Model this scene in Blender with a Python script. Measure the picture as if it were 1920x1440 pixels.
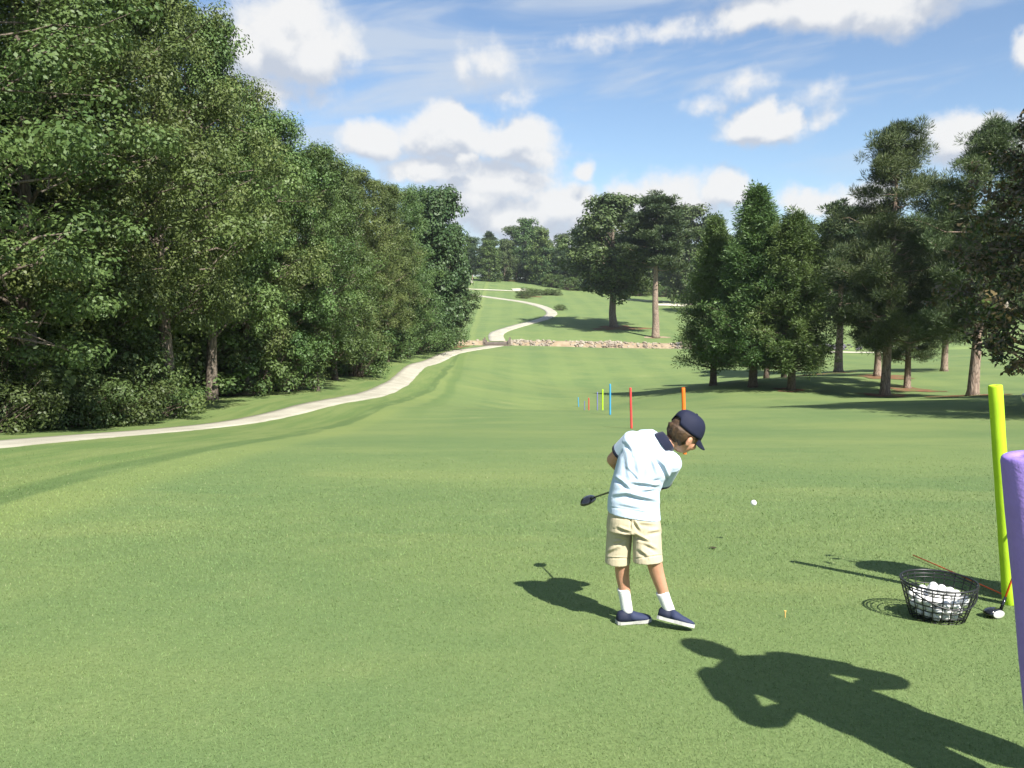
import bpy, bmesh, math, random
import numpy as np
from mathutils import Vector, Matrix

for _o in list(bpy.data.objects):
    bpy.data.objects.remove(_o)
SC = bpy.context.scene
COL = SC.collection

# ------------------------------------------------------------------ camera
F_PX = 1566.0                       # focal length in pixels of a 1920 wide frame
HORIZON = 570.0                     # image row of the true horizon
CAM_Z = 1.30
PITCH = math.atan((720.0 - HORIZON) / F_PX)
cam_data = bpy.data.cameras.new('camera')
cam_data.sensor_width = 36.0
cam_data.lens = 36.0 * F_PX / 1920.0
cam_data.clip_start = 0.05
cam_data.clip_end = 9000.0
cam = bpy.data.objects.new('camera', cam_data)
COL.objects.link(cam)
cam.location = (0, 0, CAM_Z)
cam.rotation_euler = (math.pi / 2 - PITCH, 0, 0)
SC.camera = cam

# ------------------------------------------------------------------ sun, sky, exposure
SUN_EL = math.radians(45.5)
SUN_AZ = math.radians(149.5)        # clockwise from +Y (view direction)
sun_dir = Vector((math.sin(SUN_AZ) * math.cos(SUN_EL), math.cos(SUN_AZ) * math.cos(SUN_EL), math.sin(SUN_EL)))
sl = bpy.data.lights.new('sun', 'SUN')
sl.energy = 5.0
sl.angle = math.radians(0.53)
sl.color = (1.0, 0.955, 0.88)
so = bpy.data.objects.new('sun', sl)
COL.objects.link(so)
so.location = (20, -40, 60)
so.rotation_euler = sun_dir.to_track_quat('Z', 'Y').to_euler()

SC.view_settings.view_transform = 'Standard'
SC.view_settings.look = 'None'
SC.view_settings.gamma = 1.0
SC.view_settings.exposure = 1.10
SC.view_settings.use_curve_mapping = False
SC.render.engine = 'CYCLES'
SC.cycles.use_denoising = True
SC.cycles.max_bounces = 4
SC.cycles.diffuse_bounces = 2
SC.cycles.use_adaptive_sampling = True
SC.cycles.adaptive_threshold = 0.02
SC.cycles.glossy_bounces = 2
SC.cycles.transmission_bounces = 4
SC.cycles.transparent_max_bounces = 4
SC.cycles.caustics_reflective = False
SC.cycles.caustics_refractive = False


def ray(px, py):
    """direction of the view ray through a pixel of the 1920x1440 frame, scaled to y = 1"""
    u = (px - 960.0) / F_PX
    v = (720.0 - py) / F_PX
    y = math.cos(PITCH) + v * math.sin(PITCH)
    z = -math.sin(PITCH) + v * math.cos(PITCH)
    return Vector((u / y, 1.0, z / y))


def at(px, py, d):
    r = ray(px, py)
    return Vector((r.x * d, d, CAM_Z + r.z * d))


def to_px(p):
    """inverse of at() for arrays (n,3)"""
    x = p[:, 0]; y = p[:, 1]; z = p[:, 2] - CAM_Z
    cp, sp = math.cos(PITCH), math.sin(PITCH)
    f = y * cp - z * sp
    up = y * sp + z * cp
    return 960 + F_PX * x / f, 720 - F_PX * up / f


# ---- node helper
class NT:
    def __init__(self, tree):
        self.t = tree

    def n(self, kind, ins=None, **props):
        nd = self.t.nodes.new(kind)
        for k, v in props.items():
            setattr(nd, k, v)
        for k, v in (ins or {}).items():
            s = nd.inputs[k]
            if isinstance(v, bpy.types.NodeSocket):
                self.t.links.new(v, s)
            else:
                s.default_value = v
        return nd

    def m(self, op, a, b=0.0, c=0.0, clamp=False):
        nd = self.n('ShaderNodeMath', {0: a, 1: b, 2: c}, operation=op, use_clamp=clamp)
        return nd.outputs[0]

    def v(self, op, a, b=(0, 0, 0)):
        nd = self.n('ShaderNodeVectorMath', {0: a, 1: b}, operation=op)
        return nd.outputs[1] if op in ('LENGTH', 'DOT_PRODUCT', 'DISTANCE') else nd.outputs[0]

    def mix(self, fac, a, b):
        nd = self.n('ShaderNodeMix', {0: fac, 6: a, 7: b}, data_type='RGBA')
        return nd.outputs[2]

    def noise(self, vec, scale, detail=3, rough=0.5, dist=0.0, dims='3D'):
        nd = self.n('ShaderNodeTexNoise', {'Vector': vec, 'Scale': scale, 'Detail': detail, 'Roughness': rough, 'Distortion': dist}, noise_dimensions=dims)
        return nd

    def ramp(self, fac, lo, hi):
        nd = self.n('ShaderNodeMapRange', {0: fac, 1: lo, 2: hi, 3: 0.0, 4: 1.0}, interpolation_type='SMOOTHSTEP')
        return nd.outputs[0]


# ---- world: Nishita sky and fair-weather cumulus
world = bpy.data.worlds.new('World')
SC.world = world
world.use_nodes = True
world.cycles.sampling_method = 'MANUAL'
world.cycles.sample_map_resolution = 256
wt = world.node_tree
wt.nodes.clear()
W = NT(wt)


def azel(px, py):
    r = ray(px, py).normalized()
    return math.atan2(r.x, r.y), math.asin(r.z)


def cloud_group(full):
    g = bpy.data.node_groups.new('cloud_field', 'ShaderNodeTree')
    g.interface.new_socket('P', in_out='INPUT', socket_type='NodeSocketVector')
    g.interface.new_socket('D', in_out='OUTPUT', socket_type='NodeSocketFloat')
    G = NT(g)
    gi = g.nodes.new('NodeGroupInput'); go = g.nodes.new('NodeGroupOutput')
    P = gi.outputs[0]
    n1 = G.noise(P, 11.0, 2, 0.5, dims='2D').outputs[1]
    w1 = G.v('MULTIPLY', G.v('SUBTRACT', n1, (0.5, 0.5, 0.5)), (0.046, 0.036, 0))
    n2 = G.noise(P, 42.0, 4, 0.55, dims='2D').outputs[1]
    w2 = G.v('MULTIPLY', G.v('SUBTRACT', n2, (0.5, 0.5, 0.5)), (0.020, 0.016, 0))
    Pw = G.v('ADD', P, G.v('ADD', w1, w2))
    # (px, py, half width, half height, strength)
    ell = [(540, 75, 120, 100, 1), (590, 100, 85, 70, 1), (470, 110, 80, 70, 1), (540, 20, 60, 45, 1), (520, 170, 110, 45, .55),
           (700, 265, 60, 42, .95), (840, 250, 110, 52, 1), (860, 225, 60, 35, 1), (960, 265, 80, 45, .9), (985, 295, 60, 40, .7),
           (800, 315, 90, 34, 1), (870, 300, 40, 25, 1), (920, 345, 130, 55, .85), (900, 375, 120, 45, .8), (1040, 385, 85, 50, .95), (960, 410, 180, 55, .8),
           (1095, 312, 30, 26, .75), (1180, 385, 60, 45, .8), (1270, 385, 120, 65, .85), (1370, 360, 60, 40, .9), (1160, 430, 260, 60, .75),
           (1525, 372, 75, 30, .95), (1600, 380, 90, 40, .8), (1430, 235, 95, 38, 1), (1410, 215, 50, 30, 1), (1480, 220, 42, 34, 1),
           (1540, 10, 190, 60, .95), (1640, 20, 150, 55, .9), (1440, 30, 110, 40, .85), (1250, 60, 180, 26, .34), (1120, 75, 120, 20, .30), (1780, -50, 150, 60, .9), (1400, -80, 260, 70, .9),
           (1810, 265, 110, 60, 1), (1840, 240, 60, 40, 1), (1935, 250, 60, 50, 1), (1925, 98, 42, 42, .95), (1385, 160, 55, 24, .38), (1310, 195, 50, 18, .28),
           (1540, 165, 50, 22, .30), (1540, 215, 36, 22, .30), (920, 115, 60, 40, .40), (880, 135, 34, 30, .45), (960, 180, 40, 28, .30)]
    D = None
    for (px, py, hw, hh, s) in (ell if full else []):
        a, e = azel(px, py)
        a1, _ = azel(px + hw, py); _, e1 = azel(px, py - hh)
        ra = abs(a1 - a) * 1.18; re = abs(e1 - e) * 1.18
        q = G.v('MULTIPLY', G.v('SUBTRACT', Pw, (a, e, 0)), (1 / ra, 1 / re, 0))
        ln = G.v('LENGTH', q)
        f = G.m('MULTIPLY', G.m('SUBTRACT', 1.0, ln), s)
        D = f if D is None else G.m('SMOOTH_MAX', D, f, 0.12)
    # beyond the framed sector the same kind of sky goes on
    sep = G.n('ShaderNodeSeparateXYZ', {0: P})
    nb = G.noise(Pw, 3.3, 4, 0.55, dims='2D').outputs[0]
    gen = G.m('MULTIPLY', G.m('SUBTRACT', nb, 0.60), 4.0)
    if full:
        out_az = G.ramp(G.m('ABSOLUTE', sep.outputs[0]), 0.60, 0.72)
        out_el = G.ramp(sep.outputs[1], 0.42, 0.55)
        outside = G.m('MAXIMUM', out_az, out_el)
        gen = G.m('SUBTRACT', gen, G.m('MULTIPLY', G.m('SUBTRACT', 1.0, outside), 3.0))
        D = G.m('MAXIMUM', D, gen)
    else:
        D = gen
    fb = G.noise(P, 30.0, 6, 0.6, dims='2D').outputs[0]
    D = G.m('ADD', D, G.m('MULTIPLY', G.m('SUBTRACT', fb, 0.5), 0.62))
    g.links.new(D, go.inputs[0])
    return g


tc = W.n('ShaderNodeTexCoord')
sepd = W.n('ShaderNodeSeparateXYZ', {0: W.v('NORMALIZE', tc.outputs['Generated'])})
az = W.m('ARCTAN2', sepd.outputs[0], sepd.outputs[1])
el = W.m('ARCSINE', sepd.outputs[2])
P = W.n('ShaderNodeCombineXYZ', {0: az, 1: el, 2: 0.0}).outputs[0]
# thin cirrus streaks
stv = W.v('MULTIPLY', W.v('ADD', P, W.n('ShaderNodeCombineXYZ', {0: 0.0, 1: W.m('MULTIPLY', az, -0.10), 2: 0.0}).outputs[0]), (3.2, 17.0, 1))
cir = W.ramp(W.noise(stv, 1.0, 5, 0.55, 0.3, dims='2D').outputs[0], 0.42, 0.70)
cirm = W.ramp(el, 0.10, 0.22)
cir = W.m('MULTIPLY', W.m('MULTIPLY', cir, cirm), 0.75)
sky = W.n('ShaderNodeTexSky', sky_type='NISHITA', sun_disc=False)
sky.sun_elevation = SUN_EL
sky.sun_rotation = SUN_AZ
sky.altitude = 250.0
sky.air_density = 1.0
sky.dust_density = 0.35
sky.ozone_density = 2.2
SKY_STRENGTH = 0.074
hs = W.n('ShaderNodeVectorMath', {0: sky.outputs[0], 1: (0.96, 0.985, 1.01)}, operation='MULTIPLY').outputs[0]
k = 1.0 / SKY_STRENGTH
cirk = W.mix(cir, hs, (0.30 * k, 0.335 * k, 0.385 * k, 1))


def sky_shader(full):
    cg = cloud_group(full)
    c1 = W.n('ShaderNodeGroup', {0: P}, node_tree=cg).outputs[0]
    c2 = W.n('ShaderNodeGroup', {0: W.v('ADD', P, (0.008, 0.026, 0))}, node_tree=cg).outputs[0]
    alpha = W.ramp(c1, -0.08, 0.46)
    lit = W.ramp(W.m('SUBTRACT', c1, c2), -0.34, 0.30)
    ccol = W.mix(lit, (0.27 * k, 0.295 * k, 0.34 * k, 1), (0.43 * k, 0.43 * k, 0.43 * k, 1))
    skyc = W.mix(W.m('MULTIPLY', alpha, 0.97), cirk, ccol)
    return W.n('ShaderNodeBackground', {'Color': skyc, 'Strength': SKY_STRENGTH}).outputs[0]


# the same cloud field everywhere; the sector with the placed cumulus is evaluated only where it lies
sector = W.m('MULTIPLY', W.m('LESS_THAN', W.m('ABSOLUTE', az), 0.74), W.m('MULTIPLY', W.m('LESS_THAN', el, 0.57), W.m('GREATER_THAN', el, -0.06)))
mxs = W.n('ShaderNodeMixShader', {0: sector, 1: sky_shader(False), 2: sky_shader(True)})
wo = W.n('ShaderNodeOutputWorld', {'Surface': mxs.outputs[0]})

# ------------------------------------------------------------------ terrain function
PROF = np.array([(-60, -0.9), (-20, -1.12), (0, -1.31), (2, -1.395), (3.8, -1.52), (6, -1.74), (8, -1.96), (14.4, -2.61), (23.7, -3.53), (31, -4.14),
                 (34.5, -4.46), (42, -5.55), (48, -6.4), (55, -7.15), (62, -7.5), (80, -7.15), (100, -6.5), (116, -6.25), (121, -5.95), (128, -5.2), (140, -4.2),
                 (160, -2.6), (190, 0.1), (220, 2.8), (260, 6.6), (300, 9.2), (360, 10.5), (500, 11), (9000, 12)], float)


def _pchip(xs, ys):
    h = np.diff(xs); dl = np.diff(ys) / h
    d = np.zeros_like(ys)
    for i in range(1, len(xs) - 1):
        if dl[i - 1] * dl[i] > 0:
            w1 = 2 * h[i] + h[i - 1]; w2 = h[i] + 2 * h[i - 1]
            d[i] = (w1 + w2) / (w1 / dl[i - 1] + w2 / dl[i])
    d[0] = dl[0]; d[-1] = dl[-1]

    def f(x):
        x = np.clip(np.asarray(x, float), xs[0], xs[-1])
        i = np.clip(np.searchsorted(xs, x) - 1, 0, len(xs) - 2)
        t = (x - xs[i]) / h[i]
        t2 = t * t; t3 = t2 * t
        return (ys[i] * (2 * t3 - 3 * t2 + 1) + h[i] * d[i] * (t3 - 2 * t2 + t) + ys[i + 1] * (-2 * t3 + 3 * t2) + h[i] * d[i + 1] * (t3 - t2))
    return f


prof = _pchip(PROF[:, 0], PROF[:, 1])
# image points with an estimated distance: they pull the ground off the centre profile
CP = [(0, 842, 14.4), (330, 782, 31), (590, 742, 42), (640, 757, 36), (740, 715, 58), (790, 680, 80), (850, 662, 98), (930, 646, 117),
      (690, 662, 92), (930, 630, 128), (960, 618, 138), (1020, 600, 155), (1035, 585, 172), (1010, 572, 188), (960, 562, 200), (890, 555, 212),
      (870, 532, 245), (920, 520, 290), (960, 543, 232), (1250, 571, 195), (1150, 548, 255), (1280, 562, 235), (1000, 524, 310), (1200, 540, 300),
      (1290, 642, 124), (1228, 636, 128), (1153, 610, 140), (860, 642, 122), (850, 602, 150), (880, 572, 185),
      (1340, 706, 60), (1410, 722, 56), (1480, 735, 54), (1660, 745, 52), (1825, 738, 47), (1700, 735, 56), (1920, 746, 42),
      (1400, 764, 34.5), (1700, 754, 36), (1920, 748, 36), (1600, 667, 110), (1850, 655, 112), (1900, 690, 70), (1500, 640, 122), (1800, 635, 140),
      (1085, 770, 60), (1096, 777, 57), (1104, 778, 53), (1120, 777, 46), (1144, 779, 31), (1085, 771, 55), (1060, 735, 84),
      (900, 702, 78), (950, 672, 100), (1150, 668, 105)]
res = []
for (px, py, d) in CP:
    p = at(px, py, d)
    res.append((p.x, p.y, (p.z - CAM_Z) - float(prof(d))))
for (x, y, r) in [(0, 0, 0), (-6, 3, 0), (6, 3, 0), (0, 6, 0), (2, 4, 0), (5, 8, 0), (-5, 8, 0), (2, 14, 0), (8, 14, 0), (-2, 22, 0), (3.3, 23, 0), (9, 24, 0),
                  (4, 31, 0), (-2, 32, 0), (4, 42, 0), (4, 50, 0), (5, 60, 0), (-30, 5, 0.2), (-35, 30, 0.6), (-45, 60, 1.5), (-50, 110, 2.5), (-60, 180, 2), (-90, 260, 2),
                  (30, 5, 0.1), (34, 22, 0.3), (45, 40, 1.2), (70, 70, 1.5), (90, 120, 1), (110, 200, -2), (130, 300, -4), (0, -20, 0), (-120, 20, 1), (120, 10, 0.5),
                  (0, 420, 0), (200, 420, -3), (-200, 420, 1), (-300, 100, 2), (300, 100, 1), (0, 700, 0), (500, 700, 0), (-500, 700, 0), (0, -200, 0)]:
    res.append((x, y, r))
res = np.array(res)


def _warp(x, y):
    y = np.asarray(y, float); x = np.asarray(x, float)
    s = 1.0 / (np.abs(y) + 18.0)
    return np.stack([x * s * 1.3, np.arcsinh(y / 12.0)], -1)


CW = _warp(res[:, 0], res[:, 1])


def _ker(r2):
    return np.sqrt(r2 + 0.02)


_K = _ker(((CW[:, None] - CW[None]) ** 2).sum(-1)) - 0.03 * np.eye(len(CW)) * 0
_A = np.zeros((len(CW) + 1, len(CW) + 1))
_A[:-1, :-1] = _K - 0.02 * np.eye(len(CW)); _A[-1, :-1] = 1; _A[:-1, -1] = 1
_wgt = np.linalg.solve(_A, np.concatenate([res[:, 2], [0]]))
CREEK_Y = 119.6


def creek_y(x):
    return CREEK_Y + 0.9 * np.sin(np.asarray(x) * 0.11 + 0.6) - 0.006 * (np.asarray(x) - 5)


def ground(x, y):
    x = np.asarray(x, float); y = np.asarray(y, float)
    sh = np.broadcast(x, y).shape
    x, y = np.broadcast_to(x, sh).ravel(), np.broadcast_to(y, sh).ravel()
    z = np.empty(len(x))
    for i in range(0, len(x), 20000):
        q = _warp(x[i:i + 20000], y[i:i + 20000])
        r2 = ((q[:, None] - CW[None]) ** 2).sum(-1)
        z[i:i + 20000] = _ker(r2) @ _wgt[:-1] + _wgt[-1]
    fade = 1 - np.clip((np.hypot(x, y) - 420) / 500, 0, 1)
    z = z * fade + prof(y)
    # creek channel
    cy = creek_y(x)
    z = z - 1.25 * np.exp(-((y - cy) / 1.7) ** 4)
    # gentle undulation
    z = z + 0.04 * np.sin(x * 0.31 + 1.0) * np.sin(y * 0.23) * np.clip((y - 12) / 30, 0, 1)
    z = z + CAM_Z
    return z.reshape(sh)


def g(x, y):
    return float(ground(np.array([x]), np.array([y]))[0])


def on_ground(px, d):
    x = (px - 960.0) / F_PX * d
    for _ in range(3):
        z = g(x, d)
        x = (px - 960.0) / F_PX * (d * math.cos(PITCH) - (z - CAM_Z) * math.sin(PITCH))
    return Vector((x, d, g(x, d)))
# ------------------------------------------------------------------ mesh helpers
def np_mesh(name, V, Fc, mat=None, smooth=False, attrs=None):
    V = np.asarray(V, 'f4'); Fc = np.asarray(Fc, 'i4')
    me = bpy.data.meshes.new(name)
    m, k = Fc.shape
    me.vertices.add(len(V)); me.vertices.foreach_set('co', V.ravel())
    me.loops.add(m * k); me.loops.foreach_set('vertex_index', Fc.ravel())
    me.polygons.add(m); me.polygons.foreach_set('loop_start', np.arange(0, m * k, k, dtype='i4'))
    if smooth:
        me.polygons.foreach_set('use_smooth', np.ones(m, bool))
    for an, av in (attrs or {}).items():
        a = me.attributes.new(an, 'FLOAT', 'POINT')
        a.data.foreach_set('value', np.asarray(av, 'f4'))
    me.update(calc_edges=True)
    if mat:
        me.materials.append(mat)
    return me


class MB:
    """collects polygons of any size"""
    def __init__(self):
        self.v = []; self.f = []

    def add(self, v, f):
        b = len(self.v)
        self.v += [tuple(p) for p in v]
        self.f += [tuple(b + i for i in q) for q in f]
        return self

    def box(self, c, s, rot=None):
        hx, hy, hz = s[0] / 2, s[1] / 2, s[2] / 2
        pts = [Vector((x, y, z)) for z in (-hz, hz) for y in (-hy, hy) for x in (-hx, hx)]
        if rot is not None:
            pts = [rot @ p for p in pts]
        c = Vector(c)
        return self.add([c + p for p in pts], [(0, 2, 3, 1), (4, 5, 7, 6), (0, 1, 5, 4), (2, 6, 7, 3), (0, 4, 6, 2), (1, 3, 7, 5)])

    def tube(self, pts, rad, n=8, cap=True, closed=False):
        v, f = tube(pts, rad, n, cap, closed)
        return self.add(v, f)

    def lathe(self, prof_, n=24, M=None):
        M = M or Matrix()
        v = []; f = []
        for (r, z) in prof_:
            for i in range(n):
                a = 2 * math.pi * i / n
                v.append(M @ Vector((r * math.cos(a), r * math.sin(a), z)))
        for j in range(len(prof_) - 1):
            for i in range(n):
                f.append((j * n + i, j * n + (i + 1) % n, (j + 1) * n + (i + 1) % n, (j + 1) * n + i))
        return self.add(v, f)

    def mesh(self, name, mat, smooth=True):
        me = bpy.data.meshes.new(name)
        me.from_pydata(self.v, [], self.f)
        me.materials.append(mat)
        if smooth:
            me.polygons.foreach_set('use_smooth', np.ones(len(me.polygons), bool))
        me.update()
        return me

    def build(self, name, mat, parent=None, smooth=True, loc=None):
        return obj(name, self.mesh(name, mat, smooth), parent, loc)


def tube(pts, rad, n=8, cap=True, closed=False):
    pts = [Vector(p) for p in pts]
    if not hasattr(rad, '__len__'):
        rad = [rad] * len(pts)
    v = []; f = []
    N = len(pts)
    ref = None
    for i, p in enumerate(pts):
        if closed:
            t = (pts[(i + 1) % N] - pts[i - 1]).normalized()
        else:
            t = (pts[min(i + 1, N - 1)] - pts[max(i - 1, 0)]).normalized()
        if ref is None:
            ref = Vector((0, 0, 1)) if abs(t.z) < 0.9 else Vector((1, 0, 0))
        a = (ref - t * ref.dot(t)).normalized()
        ref = a
        b = t.cross(a)
        for k_ in range(n):
            an = 2 * math.pi * k_ / n
            v.append(p + (a * math.cos(an) + b * math.sin(an)) * rad[i])
    for i in range(N if closed else N - 1):
        j = (i + 1) % N
        for k_ in range(n):
            f.append((i * n + k_, i * n + (k_ + 1) % n, j * n + (k_ + 1) % n, j * n + k_))
    if cap and not closed:
        f.append(tuple(range(n - 1, -1, -1)))
        f.append(tuple((N - 1) * n + k_ for k_ in range(n)))
    return v, f


def obj(name, me, parent=None, loc=None):
    o = bpy.data.objects.new(name, me)
    COL.objects.link(o)
    if parent is not None:
        o.parent = parent
    if loc is not None:
        o.location = loc
    return o


def tag(o, label=None, cat=None, group=None, kind=None):
    if label: o['label'] = label
    if cat: o['category'] = cat
    if group: o['group'] = group
    if kind: o['kind'] = kind
    return o


def thing(name, loc, label, cat, group=None, rotz=0.0):
    o = bpy.data.objects.new(name, None)
    o.empty_display_size = 0.1
    COL.objects.link(o)
    o.location = loc
    o.rotation_euler = (0, 0, rotz)
    return tag(o, label, cat, group)


# ------------------------------------------------------------------ materials
def mat_new(name):
    m = bpy.data.materials.new(name)
    m.use_nodes = True
    m.node_tree.nodes.clear()
    return m, NT(m.node_tree)


def out(T, shader, disp=None):
    o = T.n('ShaderNodeOutputMaterial', {'Surface': shader})
    return o


def simple(name, col, rough=0.6, spec=0.4, noise=0.0, nscale=20.0, bump=0.0, bscale=60.0, metal=0.0, col2=None, coat=0.0, sheen=0.0):
    m, T = mat_new(name)
    pos = T.n('ShaderNodeTexCoord').outputs['Object']
    c = (*col, 1)
    base = None
    if noise > 0 or col2:
        nz = T.noise(pos, nscale, 4, 0.6).outputs[0]
        c2 = (*col2, 1) if col2 else tuple([x * (1 - noise) for x in col] + [1])
        base = T.mix(T.ramp(nz, 0.35, 0.65), c, c2)
    pb = T.n('ShaderNodeBsdfPrincipled', {'Base Color': base if base is not None else c, 'Roughness': rough, 'Metallic': metal, 'Specular IOR Level': spec, 'Coat Weight': coat})
    if sheen:
        pb.inputs['Sheen Weight'].default_value = sheen
    if bump > 0:
        bn = T.noise(pos, bscale, 3, 0.6).outputs[0]
        b = T.n('ShaderNodeBump', {'Height': bn, 'Strength': bump, 'Distance': 0.004})
        T.t.links.new(b.outputs[0], pb.inputs['Normal'])
    out(T, pb.outputs[0])
    return m


def leaf_mat(name, c1, c2, c3=None, rough=0.5, trans=0.25, spec=0.3, hue_var=0.045, under=None):
    m, T = mat_new(name)
    t = T.n('ShaderNodeAttribute', attribute_name='tint').outputs['Fac']
    oi = T.n('ShaderNodeObjectInfo').outputs['Random']
    c = T.mix(t, (*c1, 1), (*c2, 1))
    if c3:
        c = T.mix(T.ramp(t, 0.9, 0.97), c, (*c3, 1))
    if under:
        bf = T.n('ShaderNodeNewGeometry').outputs['Backfacing']
        c = T.mix(bf, c, (*under, 1))
    hsv = T.n('ShaderNodeHueSaturation', {'Color': c, 'Hue': T.m('ADD', 0.5 - hue_var * 0.66, T.m('MULTIPLY', oi, hue_var)), 'Value': T.m('ADD', 0.82, T.m('MULTIPLY', T.m('FRACT', T.m('MULTIPLY', oi, 7.3)), 0.42)), 'Saturation': 1.0}).outputs[0]
    pb = T.n('ShaderNodeBsdfPrincipled', {'Base Color': hsv, 'Roughness': rough, 'Specular IOR Level': spec})
    tr = T.n('ShaderNodeBsdfTranslucent', {'Color': T.mix(0.25, hsv, (0.15, 0.19, 0.04, 1))})
    mx = T.n('ShaderNodeMixShader', {0: trans, 1: pb.outputs[0], 2: tr.outputs[0]})
    out(T, mx.outputs[0])
    return m


def bark_mat(name, c1, c2, scale=6.0):
    m, T = mat_new(name)
    pos = T.n('ShaderNodeTexCoord').outputs['Object']
    st = T.v('MULTIPLY', pos, (1, 1, 0.22))
    nz = T.noise(st, scale * 2.2, 5, 0.65).outputs[0]
    vo = T.n('ShaderNodeTexVoronoi', {'Vector': st, 'Scale': scale * 1.6}, feature='DISTANCE_TO_EDGE').outputs[0]
    c = T.mix(T.ramp(nz, 0.3, 0.7), (*c1, 1), (*c2, 1))
    c = T.mix(T.ramp(vo, 0.0, 0.10), T.mix(0.55, c, (0.02, 0.016, 0.012, 1)), c)
    pb = T.n('ShaderNodeBsdfPrincipled', {'Base Color': c, 'Roughness': 0.9, 'Specular IOR Level': 0.15})
    b = T.n('ShaderNodeBump', {'Height': T.m('ADD', vo, nz), 'Strength': 0.7, 'Distance': 0.04})
    T.t.links.new(b.outputs[0], pb.inputs['Normal'])
    out(T, pb.outputs[0])
    return m


# grass colours shared by the ground sheet and the blades on it
def grass_colour(T, pos, lite=False):
    sx = T.n('ShaderNodeSeparateXYZ', {0: pos})
    X, Y = sx.outputs[0], sx.outputs[1]
    nz = T.noise(pos, 0.17, 2, 0.55)
    big = nz.outputs[0]
    wob = T.m('MULTIPLY', T.m('SUBTRACT', T.n('ShaderNodeSeparateColor', {0: nz.outputs[1]}).outputs[1], 0.5), 0.9)
    sm = T.noise(pos, 2.4, 3, 0.6).outputs[0]
    c = T.mix(T.ramp(big, 0.3, 0.7), (0.114, 0.171, 0.063, 1), (0.147, 0.197, 0.069, 1))
    c = T.mix(T.m('MULTIPLY', T.ramp(sm, 0.50, 0.76), 0.26), c, (0.186, 0.227, 0.090, 1))
    c = T.mix(T.m('MULTIPLY', T.ramp(sm, 0.50, 0.28), 0.22), c, (0.090, 0.145, 0.055, 1))
    # soft bands across the slope and straw-coloured scuffs
    bn = T.noise(T.v('MULTIPLY', pos, (0.22, 0.62, 0.3)), 1.0, 3, 0.55, 0.4).outputs[0]
    c = T.mix(T.m('MULTIPLY', T.ramp(bn, 0.50, 0.66), 0.30), c, (0.188, 0.225, 0.081, 1))
    c = T.mix(T.m('MULTIPLY', T.ramp(bn, 0.46, 0.34), 0.28), c, (0.094, 0.148, 0.056, 1))
    c = T.mix(T.m('MULTIPLY', T.ramp(bn, 0.70, 0.76), 0.5), c, (0.267, 0.277, 0.131, 1))
    # rough strip beside the path, with the mower track along its edge
    xe = T.m('ADD', T.m('ADD', X, wob), T.m('MULTIPLY', T.m('SUBTRACT', Y, 20.0), 0.012))
    st = T.noise(T.v('MULTIPLY', pos, (1.0, 0.10, 1.0)), 1.9, 3, 0.6).outputs[0]
    rough_m = T.m('MULTIPLY', T.ramp(xe, -5.3, -5.9), T.ramp(Y, 110.0, 70.0))
    rc = T.mix(T.ramp(st, 0.36, 0.66), (0.104, 0.160, 0.050, 1), (0.150, 0.194, 0.066, 1))
    c = T.mix(rough_m, c, rc)
    fringe = T.m('MULTIPLY', T.ramp(xe, -4.0, -4.6), T.ramp(xe, -5.5, -5.1))
    c = T.mix(T.m('MULTIPLY', fringe, 0.35), c, (0.206, 0.249, 0.075, 1))
    brk = T.ramp(st, 0.30, 0.5)
    trk = T.m('MULTIPLY', T.m('MULTIPLY', T.ramp(xe, -5.10, -5.32), T.ramp(xe, -5.9, -5.6)), brk)
    c = T.mix(T.m('MULTIPLY', trk, 0.75), c, (0.078, 0.126, 0.041, 1))
    if not lite:
        # second mower pass further down the slope, and mowing stripes down the fairway
        xe2 = T.m('ADD', xe, T.m('MULTIPLY', T.m('SUBTRACT', Y, 40.0), 0.02))
        trk2 = T.m('MULTIPLY', T.m('MULTIPLY', T.ramp(xe2, -3.1, -3.5), T.ramp(xe2, -4.3, -3.9)), T.ramp(Y, 26.0, 36.0))
        c = T.mix(T.m('MULTIPLY', trk2, 0.5), c, (0.085, 0.143, 0.046, 1))
        stripe = T.ramp(T.m('SINE', T.m('MULTIPLY', T.m('ADD', X, T.m('MULTIPLY', wob, 0.5)), 1.45)), -0.5, 0.5)
        c = T.mix(T.m('MULTIPLY', stripe, T.m('MULTIPLY', T.ramp(Y, 14.0, 40.0), 0.24)), c, (0.179, 0.233, 0.079, 1))
    return c


def grass_ground():
    m, T = mat_new('grass_turf')
    pos = T.n('ShaderNodeNewGeometry').outputs['Position']
    c = grass_colour(T, pos)
    fine = T.noise(pos, 38.0, 3, 0.75).outputs[0]
    c = T.mix(T.m('MULTIPLY', T.ramp(fine, 0.55, 0.30), 0.28), c, (0.055, 0.092, 0.030, 1))
    c = T.mix(T.m('MULTIPLY', T.ramp(fine, 0.55, 0.75), 0.22), c, (0.216, 0.252, 0.106, 1))
    pb = T.n('ShaderNodeBsdfPrincipled', {'Base Color': c, 'Roughness': 0.85, 'Specular IOR Level': 0.15})
    b = T.n('ShaderNodeBump', {'Height': T.noise(pos, 48.0, 2, 0.7).outputs[0], 'Strength': 0.3, 'Distance': 0.02})
    T.t.links.new(b.outputs[0], pb.inputs['Normal'])
    out(T, pb.outputs[0])
    return m


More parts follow.
